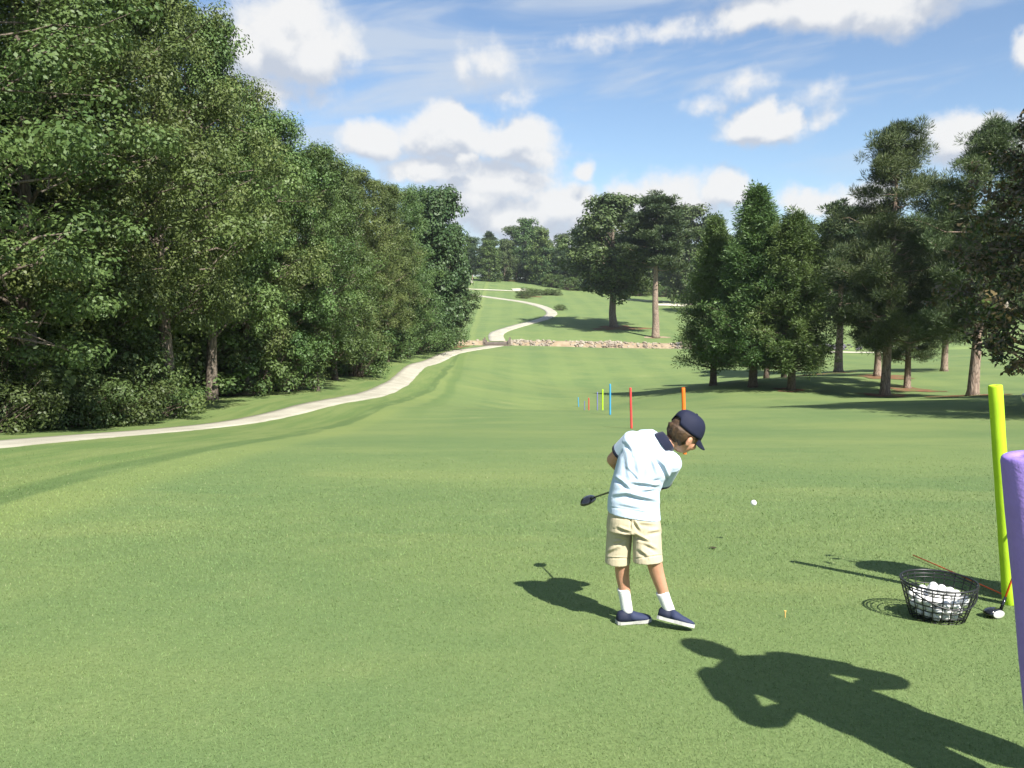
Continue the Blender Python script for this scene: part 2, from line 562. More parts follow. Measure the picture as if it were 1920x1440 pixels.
def grass_blade():
    m, T = mat_new('grass_blade')
    pos = T.n('ShaderNodeNewGeometry').outputs['Position']
    c = grass_colour(T, pos, True)
    t = T.n('ShaderNodeAttribute', attribute_name='tint').outputs['Fac']
    c = T.n('ShaderNodeHueSaturation', {'Color': c, 'Hue': T.m('ADD', 0.488, T.m('MULTIPLY', t, 0.024)), 'Value': T.m('ADD', 1.18, T.m('MULTIPLY', t, 0.46))}).outputs[0]
    c = T.mix(T.m('MULTIPLY', T.ramp(t, 0.975, 0.985), 0.6), c, (0.349, 0.334, 0.191, 1))
    pb = T.n('ShaderNodeBsdfPrincipled', {'Base Color': c, 'Roughness': 0.6, 'Specular IOR Level': 0.2})
    tr = T.n('ShaderNodeBsdfTranslucent', {'Color': c})
    mx = T.n('ShaderNodeMixShader', {0: 0.3, 1: pb.outputs[0], 2: tr.outputs[0]})
    out(T, mx.outputs[0])
    return m


M = {}
M['grass'] = grass_ground()
M['blade'] = grass_blade()
M['path'] = simple('path_concrete', (0.40, 0.38, 0.305), 0.85, 0.2, col2=(0.325, 0.305, 0.24), nscale=0.8, bump=0.4, bscale=25)
M['sand'] = simple('bunker_sand', (0.56, 0.53, 0.43), 0.95, 0.1, col2=(0.48, 0.45, 0.35), nscale=0.7)
M['dirt'] = simple('tan_dirt', (0.25, 0.19, 0.125), 0.95, 0.1, col2=(0.31, 0.25, 0.17), nscale=1.2, bump=0.5, bscale=8)
M['straw'] = simple('pine_straw', (0.215, 0.105, 0.058), 0.95, 0.1, col2=(0.15, 0.085, 0.048), nscale=3.0, bump=0.6, bscale=14)
def straw_mat():
    m, T = mat_new('pine_straw')
    pos = T.n('ShaderNodeNewGeometry').outputs['Position']
    c = T.mix(T.ramp(T.noise(pos, 3.0, 4, 0.6).outputs[0], 0.35, 0.65), (0.215, 0.105, 0.058, 1), (0.14, 0.082, 0.048, 1))
    gm = T.ramp(T.noise(pos, 1.3, 5, 0.7).outputs[0], 0.50, 0.58)
    c = T.mix(T.m('MULTIPLY', gm, 0.85), c, (0.105, 0.155, 0.05, 1))
    pb = T.n('ShaderNodeBsdfPrincipled', {'Base Color': c, 'Roughness': 0.95, 'Specular IOR Level': 0.1})
    out(T, pb.outputs[0])
    return m


M['straw'] = straw_mat()
M['rock'] = simple('creek_rock', (0.33, 0.295, 0.235), 0.9, 0.2, col2=(0.22, 0.18, 0.14), nscale=0.9, bump=0.6, bscale=6)
M['rock_dark'] = simple('creek_rock_dark', (0.10, 0.10, 0.11), 0.85, 0.2, col2=(0.17, 0.16, 0.17), nscale=1.5, bump=0.6, bscale=6)
M['timber'] = simple('weathered_timber', (0.17, 0.14, 0.115), 0.85, 0.2, col2=(0.115, 0.095, 0.08), nscale=4.0, bump=0.3, bscale=20)
M['soil'] = simple('dark_soil', (0.055, 0.045, 0.028), 0.95, 0.1)
M['water'] = simple('creek_water', (0.03, 0.04, 0.03), 0.08, 0.5)

# ------------------------------------------------------------------ ground sheet
ys = list(np.arange(-40, 0, 2.0)) + list(np.arange(0, 34, 0.5))
y_ = 34.0; st = 0.5
while y_ < 112:
    ys.append(y_); y_ += st; st = min(st * 1.03, 1.4)
while y_ < 128:
    ys.append(y_); y_ += 0.45
st = 1.2
while y_ < 8000:
    ys.append(y_); y_ += st; st *= 1.035
ys = np.array(ys)
NX = 181
s_ = np.linspace(-1, 1, NX)
s_ = np.sinh(s_ * 3.0) / math.sinh(3.0)
wid = np.where(ys < 100, 130 + 1.2 * np.abs(ys), 130 + 1.2 * ys)
XX = s_[None, :] * wid[:, None]
YY = np.repeat(ys[:, None], NX, 1)
ZZ = ground(XX, YY)
V = np.stack([XX, YY, ZZ], -1).reshape(-1, 3)
ii, jj = np.meshgrid(np.arange(len(ys) - 1), np.arange(NX - 1), indexing='ij')
a = (ii * NX + jj).ravel()
Fq = np.stack([a, a + 1, a + NX + 1, a + NX], -1)
tag(obj('ground', np_mesh('ground', V, Fq, M['grass'], True)), kind='structure')

# ---- mown blades near the tee (density falls off with distance)
rngb = np.random.default_rng(5)
NB = 620000
d_ = np.exp(rngb.uniform(math.log(1.75), math.log(18.0), NB))
u_ = rngb.uniform(-0.70, 0.72, NB)
bx = u_ * d_; by = d_
# 1/d^2 density on screen; thin out toward the far end
keep = rngb.random(NB) < np.clip((18.0 - d_) / 14.0, 0, 1) ** 1.3
bx, by = bx[keep], by[keep]
NBk = len(bx)
bz = ground(bx, by)
ln = rngb.uniform(0.008, 0.019, NBk) * np.clip(by / 4.5, 0.85, 1.4)
wd = rngb.uniform(0.0012, 0.0024, NBk) * np.clip(by / 3.6, 0.75, 2.6)
ang = rngb.uniform(0, 2 * math.pi, NBk)
lean = rngb.uniform(0.35, 1.40, NBk)
la = rngb.uniform(0, 2 * math.pi, NBk)
side = np.stack([np.cos(ang), np.sin(ang), np.zeros(NBk)], -1) * wd[:, None]
tip = np.stack([np.cos(la) * np.sin(lean), np.sin(la) * np.sin(lean), np.cos(lean)], -1) * ln[:, None]
B0 = np.stack([bx, by, bz - 0.002], -1)
VB = np.stack([B0 - side, B0 + side, B0 + tip], 1).reshape(-1, 3)
FB = np.arange(NBk * 3).reshape(-1, 3)
tb = np.repeat(rngb.random(NBk), 3)
tag(obj('mown_grass', np_mesh('mown_grass', VB, FB, M['blade'], False, {'tint': tb})), 'short mown green grass blades on the near tee slope', 'grass', kind='stuff')


# ------------------------------------------------------------------ strips and patches lying on the ground
def catmull(pts, n=8):
    pts = [np.array(p, float) for p in pts]
    P_ = [2 * pts[0] - pts[1]] + pts + [2 * pts[-1] - pts[-2]]
    r = []
    for i in range(1, len(P_) - 2):
        for k_ in range(n):
            t = k_ / n
            r.append(0.5 * ((2 * P_[i]) + (-P_[i - 1] + P_[i + 1]) * t + (2 * P_[i - 1] - 5 * P_[i] + 4 * P_[i + 1] - P_[i + 2]) * t * t + (-P_[i - 1] + 3 * P_[i] - 3 * P_[i + 1] + P_[i + 2]) * t ** 3))
    r.append(P_[-2])
    return np.array(r)


def strip(name, ctr, width, mat, lift=0.02, n=8, nc=5, thick=0.0):
    c = catmull(ctr, n)
    t = np.gradient(c, axis=0); t /= np.linalg.norm(t, axis=1)[:, None]
    nr = np.stack([-t[:, 1], t[:, 0]], -1)
    w = np.interp(np.linspace(0, 1, len(c)), np.linspace(0, 1, len(width)), width)
    offs = np.linspace(-0.5, 0.5, nc)
    rows = []
    for o in offs:
        rows.append(c + nr * (w * o)[:, None])
    G_ = np.stack(rows, 1)
    jit = np.random.default_rng(3).normal(0, 0.02, (len(c), 2))
    G_[:, 0] += nr * jit[:, :1]; G_[:, -1] += nr * jit[:, 1:]
    z = ground(G_[..., 0], G_[..., 1]) + lift
    V = np.concatenate([G_, z[..., None]], -1)
    # skirt down into the ground
    lo = V[:, [0, -1]].copy(); lo[..., 2] -= 0.25
    V = np.concatenate([lo[:, :1], V, lo[:, 1:]], 1)
    K = nc + 2
    V = V.reshape(-1, 3)
    i, j = np.meshgrid(np.arange(len(c) - 1), np.arange(K - 1), indexing='ij')
    a = (i * K + j).ravel()
    return obj(name, np_mesh(name, V, np.stack([a, a + 1, a + K + 1, a + K], -1), mat, False))


def gxy(px, d):
    r = ray(px, 700)
    return (r.x * d, d)


near_path = [(-9.6, -12), (-9.9, 0), (-9.85, 8)] + [gxy(p, d) for p, d in ((10, 16.2), (160, 19.5), (330, 24.5), (480, 29.8), (600, 36), (685, 45.5), (738, 58), (768, 70), (795, 82), (838, 97), (885, 108))] + [gxy(931, 117.0)]
tag(strip('cart_path', near_path, [1.45, 1.45, 1.45, 1.5, 1.65, 2.2], M['path'], 0.02, 12), kind='structure')
far_path = [gxy(p, d) for p, d in ((933, 122.5), (930, 128.5), (938, 134), (965, 141), (1000, 150), (1025, 159), (1034, 169), (1022, 180), (992, 192), (945, 202), (890, 211), (830, 219), (770, 228))]
tag(strip('cart_path', far_path, [2.4, 2.2, 2.2, 2.2], M['path'], 0.06, 10), kind='structure')
upper_path = [gxy(p, d) for p, d in ((800, 236), (850, 242), (875, 250), (880, 262))]
tag(strip('cart_path', upper_path, [2.6, 2.6], M['path'], 0.1, 8), kind='structure')


def patch(name, cx, cy, rx, ry, mat, lift=0.03, seed=0, wob=0.25, rot=0.0, n=40, rings=5, dome=0.0):
    rg = np.random.default_rng(seed)
    th = np.linspace(0, 2 * math.pi, n, endpoint=False)
    r = 1 + wob * (rg.uniform(-1, 1) * np.sin(2 * th + rg.uniform(0, 6)) + rg.uniform(-1, 1) * np.sin(3 * th + rg.uniform(0, 6)) * 0.8 + 0.35 * np.sin(5 * th + rg.uniform(0, 6)) + 0.2 * np.sin(9 * th + rg.uniform(0, 6)))
    V = [[cx, cy, 0]]
    hs_ = [dome]
    for k_ in range(1, rings + 1):
        f = k_ / rings
        x = rx * r * f * np.cos(th); y = ry * r * f * np.sin(th)
        X = cx + x * math.cos(rot) - y * math.sin(rot); Y = cy + x * math.sin(rot) + y * math.cos(rot)
        for q in range(n):
            V.append([X[q], Y[q], 0]); hs_.append(dome * (1 - f * f))
    V = np.array(V)
    V[:, 2] = ground(V[:, 0], V[:, 1]) + lift + np.array(hs_)
    Fc = [(0, 1 + q, 1 + (q + 1) % n) for q in range(n)]
    me = bpy.data.meshes.new(name)
    for k_ in range(1, rings):
        b = 1 + (k_ - 1) * n
        for q in range(n):
            Fc.append((b + q, b + n + q, b + n + (q + 1) % n, b + (q + 1) % n))
    me.from_pydata(V.tolist(), [], Fc)
    me.materials.append(mat)
    o = obj(name, me)
    return tag(o, kind='structure')


def patch_px(name, px, d, rx, ry, mat, **kw):
    x, y = gxy(px, d)
    return patch(name, x, y, rx, ry, mat, **kw)


patch_px('sand_bunker', 1252, 196, 4.6, 4.0, M['sand'], lift=0.10, seed=3)
patch_px('sand_bunker', 1278, 202, 4.0, 3.6, M['sand'], lift=0.10, seed=4)
patch_px('sand_bunker', 978, 234, 3.2, 4.2, M['sand'], lift=0.12, seed=5)
patch_px('sand_bunker', 1200, 216, 9.0, 1.0, M['sand'], lift=0.10, seed=8)
patch_px('sand_bunker', 920, 229, 9.0, 1.1, M['sand'], lift=0.10, seed=6)
patch_px('sand_bunker', 872, 252, 2.4, 3.4, M['sand'], lift=0.12, seed=7)
patch_px('sand_bunker', 1600, 112, 4.5, 1.1, M['sand'], lift=0.06, seed=9)
for (px, d, rx, ry, sd) in ((1160, 139.0, 4.2, 3.2, 1), (1662, 52.0, 1.6, 1.5, 2), (1708, 56.5, 1.9, 1.5, 3), (1828, 47.3, 1.7, 1.4, 4), (1655, 66, 2.3, 2.0, 5), (845, 113, 2.2, 3.6, 6), (1480, 54.2, 0.9, 0.9, 7),
                            (1000, 214, 2.0, 2.4, 8), (1520, 75, 3.0, 1.6, 9), (1228, 128.3, 1.5, 1.2, 10), (960, 275, 3.5, 3.0, 11)):
    patch_px('pine_straw_bed', px, d, rx, ry, M['straw'] if sd != 10 else M['dirt'], lift=0.03, seed=sd, dome=0.04, wob=0.42)

# tan bank left of the bridge, creek water and riprap
patch(name='dirt_bank', cx=gxy(860, 121.6)[0], cy=121.6, rx=4.6, ry=1.0, mat=M['dirt'], lift=0.10, seed=14)
xs_c = np.linspace(-60, 70, 60)
V = []
for x in xs_c:
    cy = float(creek_y(x)); z = g(x, cy) + 0.18
    V += [(x, cy - 1.6, z), (x, cy + 1.6, z)]
Fc = [(2 * i, 2 * i + 2, 2 * i + 3, 2 * i + 1) for i in range(len(xs_c) - 1)]
tag(obj('creek_water', np_mesh('creek_water', V, Fc, M['water'])), kind='structure')


def rock_shape(rg, n=14):
    p = rg.normal(size=(n, 3)); p /= np.linalg.norm(p, axis=1)[:, None]
    p *= rg.uniform(0.75, 1.1, (n, 1)) * np.array([1, 0.8, 0.65])
    bm = bmesh.new()
    for q in p:
        bm.verts.new(q)
    r = bmesh.ops.convex_hull(bm, input=bm.verts)
    vs = [v for v in bm.verts if v.link_faces]
    ix = {v: i for i, v in enumerate(vs)}
    res_ = (np.array([v.co[:] for v in vs]), [[ix[v] for v in f.verts] for f in bm.faces])
    bm.free()
    return res_


def rocks(name, x0, x1, n, mat, label, seed, dy0=0.8, dy1=2.9, smin=0.10, smax=0.36):
    rg = np.random.default_rng(seed)
    shapes = [rock_shape(rg) for _ in range(10)]
    V = []; Fc = []
    for i in range(n):
        x = rg.uniform(x0, x1)
        while rg.random() > 0.5 + 0.5 * math.sin(x * 0.9 + seed) * math.sin(x * 0.37 + 2):
            x = rg.uniform(x0, x1)
        y = float(creek_y(x)) + rg.uniform(dy0, dy1)
        s = smin + (smax - smin) * rg.random() ** 2.0 * 1.25
        v, f = shapes[rg.integers(10)]
        R = np.array(Matrix.Rotation(rg.uniform(0, 6.28), 3, 'Z') @ Matrix.Rotation(rg.uniform(-.5, .5), 3, 'X'))
        v = (v * s) @ R.T + np.array([x, y, g(x, y) + s * 0.25])
        b = len(V)
        V += v.tolist(); Fc += [[b + q for q in t] for t in f]
    me = bpy.data.meshes.new(name)
    me.from_pydata(V, [], Fc)
    me.materials.append(mat)
    return tag(obj(name, me), label, 'rocks', kind='stuff')


patch(name='dirt_bank', cx=9.0, cy=float(creek_y(9.0)) + 2.0, rx=9.5, ry=1.0, mat=M['dirt'], lift=0.06, seed=31, wob=0.12, n=60)
patch(name='dirt_bank', cx=20.0, cy=float(creek_y(20.0)) + 2.0, rx=7.0, ry=0.9, mat=M['dirt'], lift=0.06, seed=32, wob=0.12, n=60)
rocks('riprap_rocks', -0.3, 27, 950, M['rock'], 'pale tan riprap stones lining the creek bank right of the bridge', 1)
rocks('riprap_rocks', -14.0, -3.8, 130, M['rock'], 'scattered pale stones on the dirt bank left of the bridge', 2, smin=0.1, smax=0.3)
rocks('riprap_rocks', 24, 60, 700, M['rock_dark'], 'dark riprap stones on the creek bank behind the right hand trees', 3)

# timber bridge over the creek
bx_, by_ = gxy(932, 119.8)
zb = 0.5 * (g(bx_, 117.0) + g(bx_, 122.5)) + 0.08
br = thing('timber_bridge', (bx_, by_, zb), 'small dark timber bridge carrying the cart path over the creek', 'bridge')
plank_me = MB().box((0, 0, 0), (3.1, 0.34, 0.09)).mesh('plank', M['timber'], False)
for i in range(16):
    o = obj('plank', plank_me, br, (0, -2.75 + i * 0.365, 0.0))
for sx in (-1, 1):
    MB().box((0, 0, 0), (0.2, 6.0, 0.28)).build('kerb_beam', M['timber'], br, False, (sx * 1.62, 0, 0.17))
    MB().box((0, 0, 0), (0.26, 5.8, 0.5)).build('girder', M['timber'], br, False, (sx * 1.2, 0, -0.31))
    for sy in (-1, 1):
        MB().box((0, 0, 0), (0.24, 0.24, 1.0)).build('end_post', M['timber'], br, False, (sx * 1.85, sy * 2.8, 0.18))
MB().box((0, 0, 0), (3.4, 0.3, 1.3)).build('abutment', M['timber'], br, False, (0, -3.1, -0.72))
MB().box((0, 0, 0), (3.4, 0.3, 1.3)).build('abutment', M['timber'], br, False, (0, 3.1, -0.72))
# ------------------------------------------------------------------ trees
M['bark_grey'] = bark_mat('bark_grey', (0.13, 0.105, 0.082), (0.21, 0.175, 0.14))
M['bark_pine'] = bark_mat('bark_pine', (0.22, 0.155, 0.115), (0.33, 0.26, 0.205), 4.0)
M['bark_dark'] = bark_mat('bark_dark', (0.10, 0.075, 0.058), (0.16, 0.125, 0.10))
M['leaf_a'] = leaf_mat('leaf_gum', (0.051, 0.093, 0.025), (0.122, 0.171, 0.052), trans=0.22)
M['leaf_b'] = leaf_mat('leaf_oak', (0.044, 0.088, 0.025), (0.107, 0.161, 0.046), trans=0.2)
M['leaf_dark'] = leaf_mat('leaf_dark', (0.036, 0.071, 0.025), (0.086, 0.129, 0.046), trans=0.18)
M['leaf_bush'] = leaf_mat('leaf_bush', (0.037, 0.070, 0.021), (0.090, 0.134, 0.040), trans=0.2)
M['needle'] = leaf_mat('needle_pine', (0.046, 0.082, 0.032), (0.103, 0.139, 0.050), trans=0.12, rough=0.5)
M['needle_dark'] = leaf_mat('needle_dark', (0.030, 0.058, 0.026), (0.066, 0.100, 0.040), trans=0.12, rough=0.5)
M['cypress'] = leaf_mat('cypress_spray', (0.060, 0.113, 0.032), (0.146, 0.216, 0.063), trans=0.22)
M['magnolia'] = leaf_mat('magnolia_leaf', (0.030, 0.069, 0.018), (0.066, 0.117, 0.027), (0.225, 0.168, 0.060), rough=0.42, trans=0.06, spec=0.35, under=(0.112, 0.093, 0.036))


def unit(a):
    return a / np.maximum(np.linalg.norm(a, axis=-1, keepdims=True), 1e-9)


def leaves(rg, C, R, n, size, up=0.6, flat=0.65, asp=0.62, shell=0.4, cup=0.10):
    """n diamond leaves in each cluster; returns verts (4 per leaf)"""
    C = np.repeat(np.asarray(C), n, 0); R = np.repeat(np.asarray(R), n)
    N = len(C)
    d = unit(rg.normal(size=(N, 3)))
    p = C + d * (R * rg.random(N) ** shell)[:, None] * np.array([1, 1, flat])
    nr = unit(d * 0.95 + np.array([0, 0, up * 0.85]) + rg.normal(size=(N, 3)) * 0.27)
    t = unit(np.cross(nr, rg.normal(size=(N, 3))))
    b = np.cross(nr, t)
    s = (size * rg.uniform(0.6, 1.35, N))[:, None]
    v = np.stack([p - t * s * .5, p + b * s * asp * .5 + nr * s * cup, p + t * s * .5 - nr * s * 0.06, p - b * s * asp * .5 + nr * s * cup], 1)
    return v.reshape(-1, 3), N


def sprays(rg, C, R, n, length, width, up=0.5, flat=0.8, droop=0.0):
    """needle-like blades radiating from cluster centres (diamond, long)"""
    C = np.repeat(np.asarray(C), n, 0); R = np.repeat(np.asarray(R), n)
    N = len(C)
    d = unit(rg.normal(size=(N, 3)))
    p = C + d * (R * rg.random(N) ** 0.5)[:, None] * np.array([1, 1, flat])
    t = unit(d * 0.9 + np.array([0, 0, up]) + rg.normal(size=(N, 3)) * 0.35 - np.array([0, 0, droop]))
    b = unit(np.cross(t, rg.normal(size=(N, 3))))
    L = (length * rg.uniform(0.6, 1.3, N))[:, None]; w = (width * rg.uniform(0.7, 1.3, N))[:, None]
    v = np.stack([p, p + t * L * .45 + b * w, p + t * L, p + t * L * .45 - b * w], 1)
    return v.reshape(-1, 3), N


def leaf_mesh(name, rg, parts, mat):
    V = np.concatenate([p[0] for p in parts]); n = sum(p[1] for p in parts)
    Fc = np.arange(n * 4).reshape(-1, 4)
    # leaves near one another lean to one tone
    cc = V.reshape(-1, 4, 3).mean(1)
    ph = rg.uniform(0, 6, 3)
    lo = 0.5 + 0.25 * (np.sin(cc[:, 0] * 1.3 + ph[0]) + np.sin(cc[:, 1] * 1.2 + cc[:, 2] * 0.9 + ph[1]))
    t = np.clip(0.65 * lo + 0.45 * rg.random(n) - 0.03, 0, 1)
    return np_mesh(name, V, Fc, mat, False, {'tint': np.repeat(t, 4)})


def limb_pts(rg, a, b, k=5, sag=0.12):
    a = np.array(a, float); b = np.array(b, float)
    L = np.linalg.norm(b - a)
    pts = []
    for i in range(k + 1):
        t = i / k
        p = a + (b - a) * t
        p[2] += math.sin(t * math.pi) * sag * L
        if 0 < i < k:
            p += rg.normal(size=3) * 0.035 * L
        pts.append(p)
    return pts


def trunk_curve(rg, H, lean=(0, 0), k=9, wob=0.012):
    pts = []
    o = np.zeros(2)
    for i in range(k + 1):
        t = i / k
        o = o + rg.normal(size=2) * wob * H * (0.4 if i else 0)
        pts.append(np.array([lean[0] * t * H + o[0], lean[1] * t * H + o[1], t * H - (0.25 if i == 0 else 0)]))
    return pts


def on_curve(pts, z):
    zs = [p[2] for p in pts]
    return np.array([np.interp(z, zs, [p[q] for p in pts]) for q in range(3)])


def trunk_mesh(name, tp, r0, H, top, mat, limbs, n=9):
    mb = MB()
    rad = []
    for p in tp:
        t = max(p[2], 0) / H
        r = r0 * max(0.12, (1 - t / top * 0.88))
        if p[2] < 0.6:
            r *= 1.35
        rad.append(r)
    k_ = int(len(tp) * min(1, top)) + 1
    # root flare ring
    mb.tube([tp[0]] + [on_curve(tp, 0.5)] + tp[1:k_], [rad[0] * 1.1, rad[0] * 0.78] + rad[1:k_], n)
    for (pts, ra, rb) in limbs:
        mb.tube(pts, list(np.linspace(ra, rb, len(pts))), 5, cap=False)
    return mb.mesh(name, mat)


def broadleaf(seed, H, R, base, n_limb, n_sub, n_leaf, size, mat, bark, r0, shape=0.55, lean=(0, 0), cl=(0.50, 0.95), flat=0.74, full=1.0):
    rg = np.random.default_rng(seed)
    tp = trunk_curve(rg, H, lean)
    limbs = []; C = []; RR = []
    ga = rg.uniform(0, 6)
    for i in range(n_limb):
        f = (i + 0.5) / n_limb                        # 0 low .. 1 top
        z = base * H + (H - base * H) * f
        # crown outline: widest a bit below the middle
        e = math.sin(math.pi * min(1, (f * (1 - 0.12) + 0.12)) ** shape)
        e = max(e, 0.30)
        ga += 2.39996 + rg.normal() * 0.25
        r = R * e * rg.uniform(0.55, 1.1) * full
        c0 = on_curve(tp, z)
        tgt = c0 + np.array([math.cos(ga) * r, math.sin(ga) * r, rg.uniform(-0.03, 0.05) * H])
        zs = max(base * H * 0.8, z - r * rg.uniform(0.35, 0.7))
        st_ = on_curve(tp, zs)
        limbs.append((limb_pts(rg, st_, st_ + (tgt - st_) * 0.85), r0 * (0.27 - 0.17 * f), 0.012))
        for k_ in range(n_sub):
            q = rg.uniform(0.62, 1.08)
            c = st_ + (tgt - st_) * q + rg.normal(size=3) * np.array([0.125, 0.125, 0.10]) * R
            c[2] = min(c[2], H - 0.2)
            C.append(c); RR.append(rg.uniform(*cl))
            if rg.random() < 0.5:
                limbs.append(([st_ + (tgt - st_) * max(0.3, q - 0.3), c], 0.03, 0.008))
    for k_ in range(int(n_sub * 1.5)):
        C.append(on_curve(tp, H * rg.uniform(0.88, 0.99)) + rg.normal(size=3) * 0.12 * R); RR.append(rg.uniform(*cl) * 0.9)
    crown = leaf_mesh('crown', rg, [leaves(rg, C, RR, n_leaf, size, flat=flat)], mat)
    trunk = trunk_mesh('trunk', tp, r0, H, 0.95, bark, limbs)
    return trunk, crown


def pine(seed, H, R, base, n_limb, mat, bark, r0, lean=(0, 0), tuft=26, per=7, top_round=True, low=None, tl=0.30, tw=0.022):
    rg = np.random.default_rng(seed)
    tp = trunk_curve(rg, H, lean, wob=0.006)
    limbs = []; C = []; RR = []
    ga = rg.uniform(0, 6)
    for i in range(n_limb):
        f = (i + 0.5) / n_limb
        z = base * H + (H * 0.97 - base * H) * f
        e = (math.sin(math.pi * (0.18 + 0.80 * f)) ** 0.7 if top_round else (1 - f) ** 0.8 + 0.1)
        ga += 2.39996 + rg.normal() * 0.4
        r = R * e * rg.uniform(0.5, 1.12)
        c0 = on_curve(tp, z - r * 0.18)
        tgt = on_curve(tp, z) + np.array([math.cos(ga) * r, math.sin(ga) * r, rg.uniform(-0.02, 0.03) * H])
        pts = limb_pts(rg, c0, tgt, 5, -0.06)
        limbs.append((pts, r0 * 0.2 * (1.2 - f) + 0.012, 0.012))
        for k_ in range(per):
            q = rg.uniform(0.4, 1.05)
            c = c0 + (tgt - c0) * q + rg.normal(size=3) * np.array([0.08, 0.08, 0.05]) * R
            C.append(c); RR.append(rg.uniform(0.34, 0.62))
    for k_ in range(10):
        C.append(on_curve(tp, H * rg.uniform(0.93, 1.0)) + rg.normal(size=3) * 0.09 * R); RR.append(0.4)
    for (z, ang_, L, dz) in (low or []):
        c0 = on_curve(tp, z)
        tgt = c0 + np.array([math.cos(ang_) * L, math.sin(ang_) * L, dz])
        limbs.append((limb_pts(rg, c0, tgt, 6, 0.05), 0.10, 0.02))
        for k_ in range(per * 2):
            C.append(c0 + (tgt - c0) * rg.uniform(0.55, 1.1) + rg.normal(size=3) * np.array([0.5, 0.5, 0.28])); RR.append(0.42)
    crown = leaf_mesh('crown', rg, [sprays(rg, C, RR, tuft * 2, tl, tw, up=0.55, flat=0.7)], mat)
    trunk = trunk_mesh('trunk', tp, r0, H, 0.98, bark, limbs)
    return trunk, crown


def cypress(seed, H, R, mat, bark, r0, base=0.13, n=150, tip_pow=0.75):
    rg = np.random.default_rng(seed)
    tp = trunk_curve(rg, H, wob=0.004)
    limbs = []; C = []; RR = []; C2 = []; R2 = []
    ga = 0
    for i in range(n):
        f = (i + 0.5) / n
        z = base * H + (H - base * H) * f * 0.97
        e = min(1.0, ((1 - f) ** tip_pow) * 1.12) * min(1, 0.72 + f * 2.2)
        ga += 2.39996 + rg.normal() * 0.3
        lob = 0.86 + 0.16 * math.sin(ga * 3 + z * 1.1)
        r = R * e * lob * rg.uniform(0.55, 1.06)
        c0 = on_curve(tp, z - 0.25 * r)
        tgt = on_curve(tp, z) + np.array([math.cos(ga) * r, math.sin(ga) * r, rg.uniform(-0.1, 0.35)])
        limbs.append((limb_pts(rg, c0, tgt, 4, -0.03), 0.05 * (1.1 - f) + 0.01, 0.008))
        for k_ in range(7):
            q = rg.uniform(0.35, 1.04)
            C.append(c0 + (tgt - c0) * q + rg.normal(size=3) * np.array([0.16, 0.16, 0.2])); RR.append(rg.uniform(0.26, 0.45))
    for k_ in range(8):
        C.append(on_curve(tp, H * rg.uniform(0.95, 1.0)) + rg.normal(size=3) * 0.1); RR.append(0.22)
    crown = leaf_mesh('crown', rg, [sprays(rg, C, RR, 46, 0.24, 0.030, up=0.25, flat=1.15, droop=0.1)], mat)
    trunk = trunk_mesh('trunk', tp, r0, H, 0.99, bark, limbs)
    return trunk, crown


def magnolia(seed, H, R):
    rg = np.random.default_rng(seed)
    tp = trunk_curve(rg, H, wob=0.005)
    limbs = []; C = []; RR = []
    ga = 0
    n = 120
    for i in range(n):
        f = (i + 0.5) / n
        z = 0.16 * H + 0.82 * H * f
        e = math.sin(math.pi * (0.3 + 0.68 * f)) ** 0.8
        ga += 2.39996 + rg.normal() * 0.3
        r = R * e * rg.uniform(0.72, 1.08)
        c0 = on_curve(tp, max(0.6, z - 0.4 * r))
        tgt = on_curve(tp, z) + np.array([math.cos(ga) * r, math.sin(ga) * r, rg.uniform(-0.3, 0.3)])
        limbs.append((limb_pts(rg, c0, tgt, 4, 0.05), 0.06 * (1.1 - f) + 0.012, 0.01))
        for k_ in range(7):
            C.append(c0 + (tgt - c0) * rg.uniform(0.5, 1.05) + rg.normal(size=3) * 0.38); RR.append(rg.uniform(0.3, 0.55))
    crown = leaf_mesh('crown', rg, [leaves(rg, C, RR, 30, 0.23, up=0.35, flat=0.85, asp=0.42, cup=0.06)], M['magnolia'])
    trunk = trunk_mesh('trunk', tp, 0.24, H, 0.95, M['bark_dark'], limbs)
    return trunk, crown


def bush(seed, H, R, mat, size=0.13, n=46, nl=70, fern=False):
    rg = np.random.default_rng(seed)
    C = []; RR = []; limbs = []
    for i in range(n):
        a = rg.uniform(0, 6.283); r = R * rg.random() ** 0.5
        h = H * (0.08 + 0.88 * rg.random() * (1 - 0.55 * (r / R) ** 2))
        c = np.array([math.cos(a) * r, math.sin(a) * r, h])
        C.append(c); RR.append(rg.uniform(0.3, 0.55) * R / 1.8)
        limbs.append((limb_pts(rg, (c[0] * 0.15, c[1] * 0.15, -0.1), c, 3, 0.05), 0.03, 0.006))
    if fern:
        part = sprays(rg, C, RR, nl * 3, 0.20, 0.022, up=-0.1, flat=0.5, droop=0.25)
    else:
        part = leaves(rg, C, RR, nl, size, flat=0.7)
    crown = leaf_mesh('foliage', rg, [part], mat)
    mb = MB()
    for (pts, ra, rb) in limbs:
        mb.tube(pts, list(np.linspace(ra, rb, len(pts))), 4, cap=False)
    return mb.mesh('stem', M['bark_dark']), crown


def place(name, proto, x, y, H, proto_H, label, cat='tree', group=None, rot=None, wide=1.0, sink=0.05, names=('trunk', 'crown'), tilt=(0, 0)):
    s = H / proto_H
    o = thing(name, (x, y, g(x, y) - sink), label, cat, group, rot if rot is not None else (x * 12.9898 + y * 78.233) % 6.283)
    o.rotation_euler = (tilt[0], tilt[1], o.rotation_euler[2])
    o.scale = (s * wide, s * wide, s)
    obj(names[0], proto[0], o); obj(names[1], proto[1], o)
    return o


